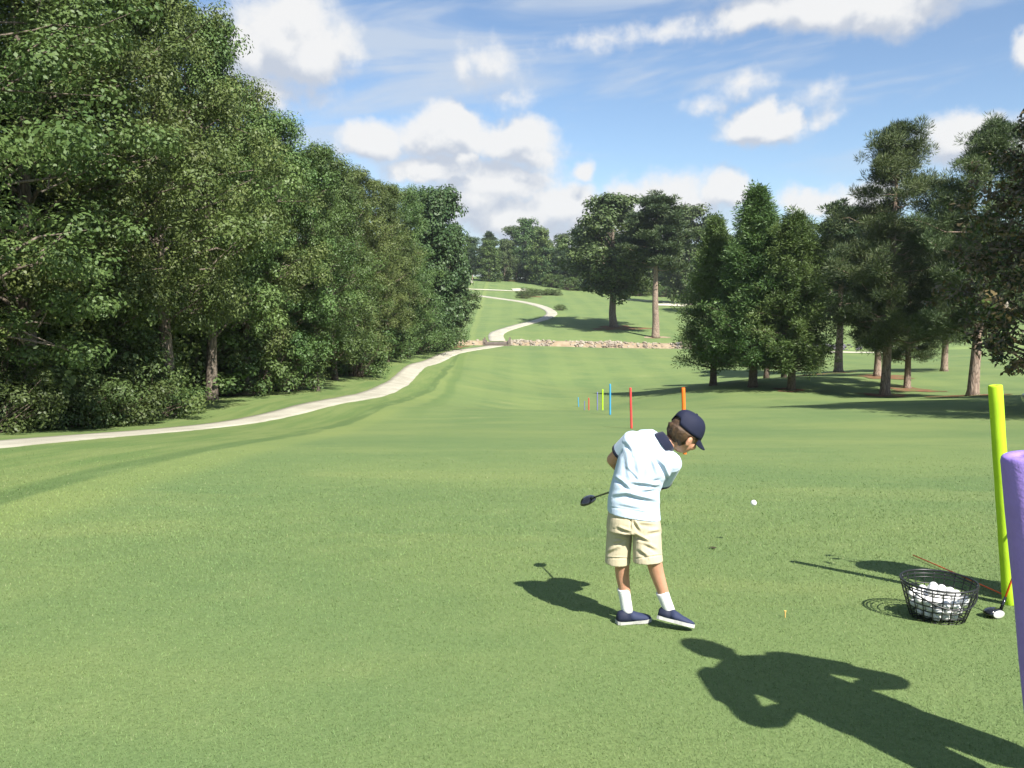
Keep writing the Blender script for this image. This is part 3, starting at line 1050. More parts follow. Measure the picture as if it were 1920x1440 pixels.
HB = 16.0
BL = [broadleaf(11, HB, 4.6, 0.17, 38, 8, 260, 0.125, M['leaf_a'], M['bark_grey'], 0.30, shape=0.8),
      broadleaf(12, HB, 4.2, 0.20, 40, 8, 205, 0.135, M['leaf_b'], M['bark_grey'], 0.27, shape=0.9),
      broadleaf(13, HB, 4.9, 0.24, 36, 8, 260, 0.130, M['leaf_a'], M['bark_grey'], 0.33, shape=0.75),
      broadleaf(14, HB, 3.9, 0.10, 46, 8, 190, 0.130, M['leaf_b'], M['bark_dark'], 0.24, shape=0.65)]
DK = broadleaf(21, HB, 5.2, 0.28, 52, 8, 64, 0.34, M['leaf_dark'], M['bark_grey'], 0.42, shape=1.15, cl=(0.7, 1.2), flat=0.75)
DL = broadleaf(22, HB, 3.6, 0.06, 56, 7, 64, 0.34, M['leaf_dark'], M['bark_dark'], 0.34, shape=0.95, cl=(0.7, 1.2), flat=0.75)
PN = [pine(31, 18.0, 4.6, 0.20, 62, M['needle'], M['bark_pine'], 0.33, per=14, tuft=60, tl=0.33, tw=0.019),
      pine(32, 18.0, 4.4, 0.30, 56, M['needle'], M['bark_pine'], 0.36, lean=(0.03, 0.0), per=14, tuft=60, tl=0.33, tw=0.019, low=[(3.9, 2.75, 3.6, 1.0), (4.6, 3.4, 2.8, 0.9), (4.2, 0.4, 2.4, 1.2)])]
PT = pine(33, 22.0, 3.9, 0.50, 44, M['needle_dark'], M['bark_pine'], 0.40, per=12, tuft=30, tl=0.5, tw=0.06)
CY = [cypress(41, 15.0, 3.5, M['cypress'], M['bark_dark'], 0.24, n=190, tip_pow=0.72), cypress(42, 15.0, 3.6, M['cypress'], M['bark_dark'], 0.24, n=190, tip_pow=0.48)]
MG = magnolia(51, 12.5, 4.4)
BU = [bush(61, 2.4, 1.9, M['leaf_bush'], size=0.10, nl=130), bush(62, 2.2, 2.0, M['leaf_bush'], size=0.085, n=60, nl=170), bush(63, 4.5, 2.2, M['leaf_b'], n=70, size=0.16)]
FAR = [broadleaf(71, 16, 5.0, 0.08, 40, 6, 46, 0.46, M['leaf_dark'], M['bark_grey'], 0.3, cl=(0.8, 1.4), shape=0.9, flat=0.85),
       broadleaf(72, 16, 4.8, 0.06, 40, 6, 46, 0.46, M['leaf_b'], M['bark_grey'], 0.3, cl=(0.8, 1.3), shape=0.9, flat=0.85),
       pine(73, 18, 4.0, 0.30, 40, M['needle_dark'], M['bark_pine'], 0.3, per=8, tuft=18, tl=0.7, tw=0.09)]


def lx(px, d):
    return ray(px, 700).x * d


# ---- the wood left of the path: front row, each told apart by what it shows
left_front = [
    ('leafy_tree', 0, -70, 21, 15.5, 'tall pale green leafy tree cut off by the left edge', 1.1),
    ('leafy_tree', 2, 45, 25, 15.2, 'bright green leafy tree at left edge above the ferny undergrowth', 1.0),
    ('leafy_tree', 0, 175, 29, 15.6, 'broad leafy tree whose leaning pale trunk shows above the undergrowth', 1.05),
    ('leafy_tree', 2, 318, 31, 15.9, 'leafy tree with straight sunlit trunk at the path edge', 0.80),
    ('leafy_tree', 1, 395, 37, 16.6, 'leafy tree with pointed top beside the big left cloud', 0.9),
    ('leafy_tree', 0, 462, 41, 15.2, 'leafy tree on the falling skyline, third crown below the cloud', 0.9),
    ('leafy_tree', 3, 530, 45, 14.4, 'dense leafy tree with foliage reaching down near the path bend', 0.95),
    ('leafy_tree', 1, 592, 47, 13.4, 'leafy tree with a short dark trunk standing by the path bend', 0.85),
    ('leafy_tree', 3, 628, 57, 14.8, 'dense green tree in the middle of the left skyline slope', 0.95),
    ('leafy_tree', 2, 680, 68, 15.8, 'light green tree whose ragged top stands under the double cloud', 0.9),
    ('leafy_tree', 1, 725, 78, 16.4, 'leafy tree behind the path where the left wood steps back', 0.85),
    ('leafy_tree', 3, 765, 90, 17.8, 'narrow leafy tree near the far end of the left wood', 0.85),
]
for (nm, v, px, d, H, lab, w) in left_front:
    place(nm, BL[v], lx(px, d), d, H, HB, lab, wide=w)
place('leafy_tree', DL, lx(803, 100), 100, 19.0, HB, 'dark round-topped tree ending the left wood beside the far valley', wide=0.9)
place('leafy_tree', DL, lx(833, 110), 110, 20.5, HB, 'tall dark tree at the right tip of the left wood', wide=0.72)
place('leafy_tree', DK, lx(846, 113), 113, 10.0, HB, 'small dark low-branched tree on a red straw bed by the far path', wide=1.15)
place('leafy_tree', FAR[1], lx(868, 232), 232, 9.0, 16, 'small yellow green tree beside the upper end of the path', wide=1.0)

rgp = random.Random(4)
k_i = 0
for (x, d) in ((-19, 22), (-18, 27), (-17.5, 32), (-19, 37), (-17, 41), (-17.5, 46), (-17, 52), (-17, 59), (-16, 66), (-17, 74), (-16, 82), (-16, 90), (-15, 98), (-14, 106),
               (-23, 18), (-25, 25), (-24, 31), (-25, 38), (-23, 45), (-24, 53), (-23, 62), (-22, 72), (-23, 84), (-21, 96), (-20, 108), (-31, 30), (-31, 42), (-30, 56), (-30, 72), (-29, 90), (-27, 110)):
    v = k_i % 4
    place('leafy_tree', BL[v], x + rgp.uniform(-1, 1), d + rgp.uniform(-1, 1), rgp.uniform(12.5, 15.5), HB, 'leafy tree standing deeper in the left wood behind the front row', group='trees deep in the left wood', wide=rgp.uniform(0.9, 1.1))
    k_i += 1

# undergrowth along the edge of the wood
under = [(-10, 21.0, 2.6, 1, 'ferny green shrub at the left edge beside the path'), (60, 23.5, 2.4, 1, 'low drooping ferny shrub second from the left edge'),
         (130, 25.0, 3.0, 1, 'ferny shrub spreading in front of the dark wood interior'), (205, 26.8, 2.8, 1, 'feathery shrub left of the twin pale trunks'),
         (262, 28.5, 3.6, 0, 'tall leafy shrub around the foot of the leaning trunk'), (300, 30.0, 2.6, 1, 'feathery shrub just left of the straight sunlit trunk'),
         (170, 27.5, 4.4, 2, 'bushy young tree behind the ferny shrubs'), (60, 26.5, 4.6, 2, 'bushy young tree in the shade near the left edge'),
         (410, 40, 4.2, 2, 'dark bushy sapling right of the sunlit trunk'), (470, 42, 4.6, 2, 'bushy sapling below the dense left foliage'),
         (535, 46.5, 4.2, 2, 'rounded bushy sapling left of the short dark trunk'), (665, 62, 5.0, 2, 'bushy sapling at the wood edge past the path bend'),
         (700, 80, 5.0, 0, 'broad green shrub on the wood edge below the skyline slope'), (735, 88, 5.6, 2, 'pale green shrub left of the dirt creek bank'),
         (770, 96, 5.4, 1, 'feathery rounded shrub right beside the dirt creek bank'), (800, 104, 5.2, 1, 'grey green feathery shrub overhanging the dirt bank'), (640, 64, 4.4, 0, 'leafy shrub in the shade behind the path bend')]
for (px, d, H, v, lab) in under:
    place('shrub', BU[v], lx(px, d) - (0.8 if d < 35 else 0.0), d + (0.6 if d < 35 else 0), H * (0.86 if d < 35 else 1), (2.4, 2.2, 4.5)[v], lab, 'shrub', names=('stem', 'foliage'))
for i, (x, d) in enumerate(((-15.5, 24), (-16, 29), (-16.5, 34), (-15.5, 39), (-15, 44), (-15, 50), (-14.5, 56), (-14, 63), (-14, 71), (-19.5, 34), (-20, 44), (-18.5, 52), (-13.5, 78), (-13.5, 86))):
    place('shrub', BU[2], x, d, rgp.uniform(4.2, 6.0), 4.5, 'shaded bushy sapling in the gloom between the left wood trunks', 'shrub', 'saplings in the left wood', names=('stem', 'foliage'), wide=1.2)

# ---- the two lone trees beyond the creek
place('leafy_tree', DK, lx(1150, 140), 140, 21.3, HB, 'broad dark tree with forked pale trunk on a straw bed beyond the creek', wide=1.2, rot=0.6)
place('pine_tree', PT, lx(1228, 128), 128, 21.6, 22.0, 'tall pine with long bare trunk standing right behind the creek rocks', wide=1.5, rot=1.0)

# ---- the group right of the fairway
place('cypress_tree', CY[0], lx(1338, 60), 60, 12.0, 15, 'feathery conical tree at the left end of the right hand group', wide=1.3)
place('cypress_tree', CY[0], lx(1412, 56), 56, 13.3, 15, 'tallest feathery conical tree with a sharp pointed top', wide=1.35)
place('cypress_tree', CY[1], lx(1484, 54), 54, 11.4, 15, 'blunt-topped feathery conical tree nearest the fairway', wide=1.4)
place('cypress_tree', CY[1], lx(1437, 66), 66, 12.6, 15, 'feathery conical tree half hidden behind the pointed one', wide=1.0)
place('cypress_tree', CY[0], lx(1470, 70), 70, 13.0, 15, 'rearmost feathery tree behind the blunt-topped one', wide=1.0)
place('pine_tree', PN[0], lx(1660, 52), 52, 16.6, 18, 'large pine with lumpy crown between the feathery trees and the right pine', wide=0.98, rot=0.3)
place('pine_tree', PN[1], lx(1826, 47), 47, 15.2, 18, 'round-topped pine with bent trunk and low side branch', wide=1.0, rot=0.0)
place('pine_tree', PN[0], lx(1702, 57), 57, 11.5, 18, 'smaller pine with slim lichen-pale trunk behind the large pine', wide=1.1, rot=2.0)
place('pine_tree', PN[1], lx(1645, 66), 66, 13.0, 18, 'dark pine rising from the red straw bed', wide=1.1, rot=4.0)
place('pine_tree', PT, lx(1572, 78), 78, 15.5, 22, 'dark pine showing between the feathery trees and the large pine', wide=1.4, rot=2.2)
place('pine_tree', PN[0], lx(1770, 70), 70, 14.0, 18, 'pine filling the gap left of the round-topped pine', wide=1.1, rot=5.0)
place('magnolia_tree', MG, lx(2010, 29), 29, 12.0, 12.5, 'glossy dark magnolia with brownish leaves at the right edge', wide=1.0)
place('leafy_tree', BL[3], 20.6, 23.5, 15.0, HB, 'leafy tree standing out of view right of the magnolia', wide=1.1)
place('leafy_tree', BL[1], 26.5, 27.0, 16.0, HB, 'leafy tree out of view, second right of the magnolia', wide=1.15)
place('leafy_tree', BL[1], 33, 31, 16.0, HB, 'leafy tree out of view behind the magnolia', wide=1.1)

# ---- far woods beyond the creek, row by row
rgf = random.Random(9)
far_rows = [
    # px from, to, step, distance, top row, label, group
    (1290, 1345, 28, 205, 402, '%s tall slim tree beyond the bunker left of the feathery group', 'tall far trees beside the feathery group'),
    (860, 1300, 24, 300, 440, '%s dark tree from the left on the far skyline', 'far skyline trees'),
    (885, 1290, 30, 268, 465, '%s tree from the left in the front row of the far wood', 'front row of the far wood'),
    (1055, 1330, 26, 256, 470, '%s tree from the left at the far wood edge behind the bunker', 'edge of the far wood behind the bunker'),
    (1330, 2100, 46, 175, 452, '%s far tree from the left behind the right hand pines', 'far trees behind the pines'),
    (1345, 2050, 52, 210, 425, '%s tree from the left in the rearmost row behind the pines', 'second row of far trees behind the pines'),
]
ORD = 'first second third fourth fifth sixth seventh eighth ninth tenth eleventh twelfth thirteenth fourteenth fifteenth sixteenth seventeenth eighteenth nineteenth twentieth'.split() + ['next to last', 'last'] * 4
for (p0, p1, stp, d, top, lab, grp) in far_rows:
    px = p0; cn = 0
    while px <= p1:
        dd = d + rgf.uniform(-9, 9)
        x = lx(px + rgf.uniform(-8, 8), dd)
        zt = ray(px, top + rgf.uniform(-16, 14)).z * dd + CAM_Z
        H = zt - g(x, dd)
        v = rgf.choice([0, 1, 2, 2, 0])
        place('far_tree', FAR[v], x, dd, H, (16, 16, 18)[v], lab % ORD[cn], 'tree', grp, wide=rgf.uniform(0.95, 1.25) * (1.15 if H < 12 else 1.0), rot=rgf.uniform(0, 6.28))
        px += stp * rgf.uniform(0.8, 1.2); cn += 1
place('far_tree', FAR[1], lx(985, 285), 285, (570 - 415) / F_PX * 285 - (g(lx(985, 285), 285) - CAM_Z), 16, 'rounded far tree rising highest above the skyline', wide=0.9)
place('far_tree', FAR[1], lx(1015, 262), 262, 17.0, 16, 'pale green rounded far tree below the highest one', wide=0.95)

# shrubs on the mound beside the path and a shrub line along the far wood
for i, (px, d, H) in enumerate(((988, 214, 2.6), (1000, 218, 2.0), (1016, 220, 1.8), (1030, 222, 2.0), (1042, 222, 1.8), (984, 207, 2.2), (1050, 176, 1.4))):
    place('shrub', BU[0], lx(px, d), d, H, 2.4, 'low shrub on the mound at the far path curve, ' + ('foremost but two', 'third of the row', 'middle one of the row', 'fifth of the row', 'rightmost of the row', 'leftmost by the path', 'alone near the path bend')[i], 'shrub', 'shrubs on the mound', names=('stem', 'foliage'), wide=1.3)
for i in range(16):
    px = 1030 + i * 18 + rgf.uniform(-5, 5); d = 254 + rgf.uniform(-6, 8) - i * 1.2
    place('shrub', BU[2], lx(px, d), d, rgf.uniform(3.5, 6), 4.5, 'low shrub along the foot of the far wood, ' + ORD[i] + ' from the left', 'shrub', 'shrubs at the far wood edge', names=('stem', 'foliage'), wide=1.3)
# ------------------------------------------------------------------ foam noodles marking the lane
def foam(name, col):
    return simple(name, col, 0.75, 0.25, noise=0.10, nscale=9, bump=0.35, bscale=140)


M['foam_green'] = foam('foam_lime', (0.42, 0.64, 0.025))
M['foam_purple'] = foam('foam_purple', (0.30, 0.20, 0.58))
M['foam_orange'] = foam('foam_orange', (0.78, 0.17, 0.02))
M['foam_red'] = foam('foam_red', (0.60, 0.06, 0.055))
M['foam_blue'] = foam('foam_blue', (0.05, 0.30, 0.56))
M['foam_violet'] = foam('foam_violet', (0.16, 0.17, 0.36))
M['stake'] = simple('stake_steel', (0.35, 0.35, 0.36), 0.4, 0.5, metal=0.8)


def noodle(px, d, top_px, top_py, mat, label, r=0.0325, top_d=None, base=None, bow=0.0):
    b = Vector(base) if base else on_ground(px, d)
    b.z = g(b.x, b.y)
    t = at(top_px, top_py, top_d or d)
    ax = t - b
    L = ax.length
    root = thing('pool_noodle', b, label, 'pool noodle', 'foam noodles marking the lane')
    q = ax.to_track_quat('Z', 'Y').to_matrix().to_4x4()
    n = 20
    pr = [(r * 0.32, 0.0), (r * 0.93, 0.0), (r, 0.006)]
    for i in range(1, 14):
        z = 0.006 + (L - 0.014) * i / 14
        pr.append((r * (1 + 0.018 * math.sin(i * 2.1)), z))
    pr += [(r, L - 0.008), (r * 0.95, L - 0.002), (r * 0.86, L), (r * 0.36, L - 0.001), (r * 0.32, L - 0.004), (r * 0.32, L - 0.06), (0.0, L - 0.06)]
    v = []
    mb = MB().lathe(pr, n)
    mb.v = [tuple(q @ (Vector(p) + Vector((0, bow * math.sin(math.pi * p[2] / L), 0)))) for p in mb.v]
    mb.build('foam_tube', mat, root)
    MB().tube([q @ Vector((0, 0, -0.15)), q @ Vector((0, 0, L * 0.6))], 0.006, 8).build('stake', M['stake'], root)
    return root


noodle(1893, 4.22, 1866, 722, M['foam_green'], 'lime green foam noodle standing behind the ball basket', r=0.0335)
noodle(0, 0, 1920, 852, M['foam_purple'], 'fuzzy purple foam noodle close up at the right edge', r=0.0320, top_d=1.25, base=(0.955, 1.27, 0))
noodle(1284, 14.4, 1281, 727, M['foam_orange'], 'orange foam noodle standing right behind the golfer')
noodle(1184, 23.7, 1182, 727, M['foam_red'], 'tall red foam noodle left of the golfer')
noodle(1144, 31, 1144, 720, M['foam_blue'], 'tall blue foam noodle left of the tall red one')
noodle(1130, 39, 1130, 730, M['foam_green'], 'slim lime green foam noodle down the slope beside the tall blue one')
noodle(1120, 46, 1120, 735, M['foam_violet'], 'thin violet foam noodle between the lime and the small red one')
noodle(1104, 53, 1104, 746, M['foam_red'], 'small red foam noodle far down the slope')
noodle(1096, 57, 1096, 752, M['foam_violet'], 'tiny grey violet foam noodle beside the small red one', r=0.026)
noodle(1085, 60, 1084, 745, M['foam_blue'], 'tiny blue foam noodle farthest down the slope')

# ------------------------------------------------------------------ wire basket of range balls
M['wire'] = simple('black_vinyl_wire', (0.012, 0.013, 0.014), 0.38, 0.5)
M['ball'] = simple('ball_white', (0.84, 0.84, 0.82), 0.32, 0.5, noise=0.06, nscale=30)
bkx, bky = 0.0, 0.0
pb_ = on_ground(1757, 3.98)
bk = thing('ball_basket', pb_, 'black wire basket full of white range balls on the grass', 'basket')
R0, R1, HBK = 0.120, 0.172, 0.178
bz0 = 0.008


def brad(h):
    return R0 + (R1 - R0) * (h / HBK) ** 0.9


def ring(r, z, n=48):
    return [(r * math.cos(2 * math.pi * i / n), r * math.sin(2 * math.pi * i / n), z) for i in range(n)]


MB().tube(ring(R1, HBK), 0.0052, 8, closed=True).build('rim', M['wire'], bk, loc=(0, 0, bz0))
MB().tube(ring(R1 - 0.003, HBK - 0.017), 0.0036, 6, closed=True).build('rim', M['wire'], bk, loc=(0, 0, bz0))
for i in range(6):
    h = 0.002 + i * 0.0285
    MB().tube(ring(brad(h), h), 0.0028, 6, closed=True).build('wire_ring', M['wire'], bk, loc=(0, 0, bz0))
for i in range(22):
    a_ = 2 * math.pi * (i + 0.3) / 22
    pts = []
    for k_ in range(7):
        h = HBK * k_ / 6
        pts.append(((brad(h) + 0.003) * math.cos(a_), (brad(h) + 0.003) * math.sin(a_), h))
    MB().tube(pts, 0.0027, 6).build('upright_wire', M['wire'], bk, loc=(0, 0, bz0))
for i in range(7):
    y = -0.09 + i * 0.03
    w = math.sqrt(max(0, R0 ** 2 - y * y))
    MB().tube([(-w, y, 0.001), (w, y, 0.001)], 0.0025, 6).build('floor_wire', M['wire'], bk, loc=(0, 0, bz0))
# the bail hangs down across the front
hp = []
for i in range(25):
    t = i / 24
    a_ = math.radians(188 + 168 * t)
    drop = 0.085 * math.sin(math.pi * t) ** 0.8 * (0.75 + 0.6 * t)
    h = HBK - 0.004 - drop
    rr = brad(max(h, 0.01)) + 0.010
    hp.append((rr * math.cos(a_), rr * math.sin(a_), h))
MB().tube(hp, 0.0036, 8).build('handle', M['wire'], bk, loc=(0, 0, bz0))

ball_bm = bmesh.new()
bmesh.ops.create_icosphere(ball_bm, subdivisions=3, radius=0.02135)
ball_me = bpy.data.meshes.new('golf_ball'); ball_bm.to_mesh(ball_me); ball_bm.free()
mball, Tb = mat_new('range_ball')
posb = Tb.n('ShaderNodeTexCoord').outputs['Object']
vb = Tb.n('ShaderNodeTexVoronoi', {'Vector': posb, 'Scale': 260.0}).outputs[0]
bb = Tb.n('ShaderNodeBump', {'Height': Tb.ramp(vb, 0.0, 0.5), 'Strength': 0.5, 'Distance': 0.001})
pbb = Tb.n('ShaderNodeBsdfPrincipled', {'Base Color': (0.70, 0.70, 0.68, 1), 'Roughness': 0.4, 'Normal': bb.outputs[0]})
out(Tb, pbb.outputs[0])
ball_me.materials.append(mball)
ball_me.polygons.foreach_set('use_smooth', np.ones(len(ball_me.polygons), bool))
rgk = random.Random(8)
cnt = 0
sp = 0.0436
for lay in range(4):
    z = bz0 + 0.026 + lay * 0.0358
    lim = brad(z - bz0) - 0.0265
    if lay == 3:
        lim *= 0.42
    ox = (lay % 2) * sp * 0.5; oy = (lay % 2) * sp * 0.289
    for i in range(-6, 7):
        for j in range(-6, 7):
            x = (i + 0.5 * (j % 2)) * sp + ox; y = j * sp * 0.866 + oy
            if math.hypot(x, y) < lim:
                o = obj('golf_ball', ball_me, None, (pb_.x + x, pb_.y + y, pb_.z + z))
                o.rotation_euler = (rgk.uniform(0, 6), rgk.uniform(0, 6), 0)
                if lay == 3:
                    tag(o, 'white range ball on top of the heap in the wire basket', 'golf ball', 'balls heaped on top in the basket')
                elif lay == 0:
                    tag(o, 'white range ball at the bottom of the wire basket', 'golf ball', 'balls at the bottom of the basket')
                else:
                    tag(o, 'white range ball halfway up inside the wire basket', 'golf ball', 'balls in the middle of the basket')
fb_ = obj('golf_ball', ball_me, None, at(1413, 943, 5.9))
fb_.scale = (1.0, 1.0, 1.0)
tag(fb_, 'white golf ball in flight over the grass right of the golfer', 'golf ball')

# ------------------------------------------------------------------ clubs, stick, tee, bag
M['shaft_orange'] = simple('shaft_orange', (0.85, 0.12, 0.015), 0.35, 0.5)
M['shaft_dark'] = simple('shaft_dark', (0.02, 0.02, 0.022), 0.35, 0.5)
M['grip'] = simple('rubber_grip', (0.015, 0.015, 0.016), 0.8, 0.2)
M['head_black'] = simple('head_black', (0.010, 0.011, 0.013), 0.12, 0.6, coat=0.6)
M['face_silver'] = simple('face_silver', (0.62, 0.62, 0.58), 0.35, 0.5, metal=0.35)
M['head_grey'] = simple('head_grey', (0.30, 0.31, 0.32), 0.25, 0.5, metal=0.6)


def ellipsoid(mb, c, ax, M3=None, nu=20, nv=12, fn=None):
    v = []; f = []
    for j in range(nv + 1):
        th = math.pi * j / nv
        for i in range(nu):
            ph = 2 * math.pi * i / nu
            p = Vector((math.sin(th) * math.cos(ph), math.sin(th) * math.sin(ph), math.cos(th)))
            p = Vector((p.x * ax[0], p.y * ax[1], p.z * ax[2]))
            if fn: p = fn(p)
            if M3 is not None: p = M3 @ p
            v.append(Vector(c) + p)
    for j in range(nv):
        for i in range(nu):
            f.append((j * nu + i, (j + 1) * nu + i, (j + 1) * nu + (i + 1) % nu, j * nu + (i + 1) % nu))
    mb.add(v, f)
    return mb


def driver(name, butt, hosel, head_c, fwd, up, label, shaft_mat, s=1.0, face_mat=None):
    """butt, hosel, head_c world points; fwd = where the face looks, up = crown normal"""
    root = thing(name, hosel, label, 'golf club')
    o = Vector(hosel)
    butt = Vector(butt) - o; hc = Vector(head_c) - o; ho = Vector((0, 0, 0))
    u = butt.normalized(); L = butt.length
    MB().tube([ho + u * 0.045, ho + u * (L * 0.68)], [0.0045, 0.0062], 10).build('shaft', shaft_mat, root)
    MB().tube([ho + u * (L * 0.68), ho + u * (L * 0.97), butt], [0.0095, 0.012, 0.0135], 12).build('grip', M['grip'], root)
    MB().tube([ho - u * 0.012, ho + u * 0.055], [0.0085, 0.0065], 10).build('hosel', M['head_black'], root)
    f = Vector(fwd).normalized(); up = Vector(up); up = (up - f * up.dot(f)).normalized(); sd = f.cross(up)
    R = Matrix((f, sd, up)).transposed()

    def shp(p):
        q = p.copy()
        if q.x > 0.022 * s:
            q.x = 0.022 * s + (q.x - 0.022 * s) * 0.25       # flattened face
        if q.z < 0:
            q.z *= 0.55
        return q
    mb = ellipsoid(MB(), hc, (0.050 * s, 0.050 * s, 0.030 * s), R, 28, 16, shp)
    hd = mb.build('club_head', M['head_black'], root)
    fm = MB()
    ellipsoid(fm, hc + f * 0.0275 * s, (0.004 * s, 0.040 * s, 0.019 * s), R, 20, 10)
    fm.build('face_plate', face_mat or M['face_silver'], hd)
    return root


sp_h = on_ground(1877, 4.0); sp_h.z += 0.045
hc_ = Vector((sp_h.x - 0.048, sp_h.y - 0.02, sp_h.z - 0.022))
bag_b = Vector((2.94, 4.14, 0)); bag_b.z = g(2.94, 4.14)
driver('golf_driver', (2.715, 4.12, bag_b.z + 0.76), sp_h, hc_, (0.38, -0.88, 0.12), (0.0, 0.15, 1), 'orange-shafted driver leaning beside the basket, silver face forward', M['shaft_orange'], 1.0)

a0 = on_ground(1712, 5.42); a1 = on_ground(1880, 4.36)
st_o = thing('alignment_stick', a0, 'thin orange stick lying on the grass behind the ball basket', 'stick')
v01 = a1 - a0
MB().tube([(0, 0, 0.016), v01 * 0.5 + Vector((0, 0, 0.018)), v01 + Vector((0, 0, 0.016))], 0.0042, 8).build('rod', M['shaft_orange'], st_o)
MB().tube([v01 + Vector((0, 0, 0.016)), v01 * 1.012 + Vector((0, 0, 0.016))], 0.007, 8).build('end_cap', M['grip'], st_o)

M['tee'] = simple('tee_wood', (0.70, 0.42, 0.13), 0.6, 0.3)
tp_ = on_ground(1472, 3.98)
MB().lathe([(0.0, -0.03), (0.0022, -0.02), (0.0024, 0.022), (0.0038, 0.030), (0.0058, 0.034), (0.0056, 0.035), (0.003, 0.0325), (0, 0.032)], 12).build('golf_tee', M['tee'], None, True, tp_)
tag(bpy.data.objects['golf_tee'], 'small wooden golf tee stuck in the grass between golfer and basket', 'tee')
patch_px('divot', 1345, 5.72, 0.022, 0.03, M['soil'], lift=0.012, seed=21, n=16, rings=2)

# stand bag just outside the frame: its shadow falls behind the basket
M['bag'] = simple('bag_fabric', (0.012, 0.022, 0.020), 0.7, 0.3, noise=0.3, nscale=12, bump=0.3, bscale=120)
M['bag_trim'] = simple('bag_trim', (0.05, 0.055, 0.055), 0.6, 0.3)
bag = thing('golf_bag', bag_b, 'dark stand bag of clubs at the right edge behind the lime noodle', 'golf bag')
btop = Vector((-0.05, 0.08, 0.98))
qb = btop.to_track_quat('Z', 'Y').to_matrix().to_4x4()
LB = btop.length
MB().lathe([(0, 0), (0.175, 0), (0.190, 0.015), (0.192, 0.10), (0.188, 0.35), (0.188, 0.6), (0.182, LB - 0.03)], 24, qb).build('bag_body', M['bag'], bag)
MB().lathe([(0.165, LB - 0.05), (0.186, LB - 0.045), (0.190, LB - 0.02), (0.187, LB), (0.169, LB), (0.165, LB - 0.02), (0.0, LB - 0.04)], 24, qb).build('collar', M['bag_trim'], bag)
ellipsoid(MB(), qb @ Vector((0.02, -0.13, 0.36)), (0.10, 0.07, 0.22)).build('pocket', M['bag'], bag)
ellipsoid(MB(), qb @ Vector((0.13, 0.02, 0.42)), (0.07, 0.09, 0.22)).build('pocket', M['bag'], bag)
for sx in (0.2, 1.4):
    MB().tube([qb @ Vector((sx * 0.06, 0.11, LB - 0.1)), Vector((sx * 0.22, 0.42, 0.0 + g(bag_b.x + sx * 0.22, bag_b.y + 0.42) - bag_b.z))], 0.008, 8).build('leg', M['bag_trim'], bag)
MB().tube([qb @ Vector((0.03, -0.12, LB - 0.12)), qb @ Vector((0.08, -0.20, 0.5)), qb @ Vector((0.02, -0.12, 0.25))], 0.018, 8).build('strap', M['bag_trim'], bag)
rgc = random.Random(3)
for i, (dx, dy, ex) in enumerate(((-0.05, 0.02, 0.26), (0.03, -0.04, 0.22), (0.04, 0.05, 0.18), (-0.02, -0.05, 0.30))):
    c0 = bag_b + qb @ Vector((dx, dy, 0.15)); c1 = bag_b + qb @ Vector((dx * 1.1, dy * 1.1, LB + ex))
    if i == 0: c1 = Vector((2.625, 4.22, bag_b.z + 1.06)); c0 = bag_b + Vector((0.06, 0.0, 0.25))
    cr = thing('golf_iron', c0, ['iron club leaning left in the stand bag', 'iron club at the front of the stand bag', 'iron club at the right of the stand bag', 'tallest iron club in the stand bag'][i], 'golf club', 'clubs in the stand bag')
    MB().tube([(0, 0, 0), c1 - c0], [0.0062, 0.0045], 8).build('shaft', M['head_grey'], cr)
    hb_ = c1 - c0
    an = rgc.uniform(0, 6.28)
    R = Matrix.Rotation(an, 3, 'Z')
    ellipsoid(MB(), hb_ + R @ Vector((0.03, 0, 0.012)), (0.038, 0.009, 0.022), R, 16, 10).build('club_head', M['head_grey'], cr)
# ------------------------------------------------------------------ people
M['skin'] = simple('skin', (0.52, 0.275, 0.175), 0.5, 0.35, noise=0.10, nscale=18)
for _n in M['skin'].node_tree.nodes:
    if _n.type == 'BSDF_PRINCIPLED':
        _n.inputs['Subsurface Weight'].default_value = 0.12
        _n.inputs['Subsurface Radius'].default_value = (0.012, 0.005, 0.003)
M['polo'] = simple('pale_blue_polo', (0.47, 0.57, 0.69), 0.85, 0.2, noise=0.05, nscale=160, bump=0.25, bscale=500, sheen=0.2)
M['navy'] = simple('navy_knit', (0.012, 0.015, 0.035), 0.85, 0.2, bump=0.2, bscale=400, sheen=0.15)
M['khaki'] = simple('khaki_twill', (0.50, 0.435, 0.30), 0.85, 0.2, noise=0.07, nscale=25, bump=0.2, bscale=500)
M['sock'] = simple('white_sock', (0.70, 0.70, 0.69), 0.9, 0.15, bump=0.3, bscale=300)
M['shoe'] = simple('navy_shoe', (0.026, 0.035, 0.078), 0.7, 0.3, bump=0.3, bscale=300)
M['shoe_dark'] = simple('navy_shoe_heel', (0.014, 0.018, 0.040), 0.7, 0.3)
M['sole'] = simple('white_sole', (0.46, 0.46, 0.43), 0.7, 0.3, noise=0.2, nscale=30)
M['cap'] = simple('navy_cap', (0.012, 0.015, 0.036), 0.75, 0.25, bump=0.2, bscale=400)
M['hair'] = simple('brown_hair', (0.055, 0.032, 0.018), 0.55, 0.4, col2=(0.095, 0.055, 0.028), nscale=40, bump=0.8, bscale=160)
M['eye'] = simple('eye_dark', (0.02, 0.015, 0.012), 0.2, 0.5)
M['lip'] = simple('lip', (0.45, 0.17, 0.14), 0.5, 0.3)


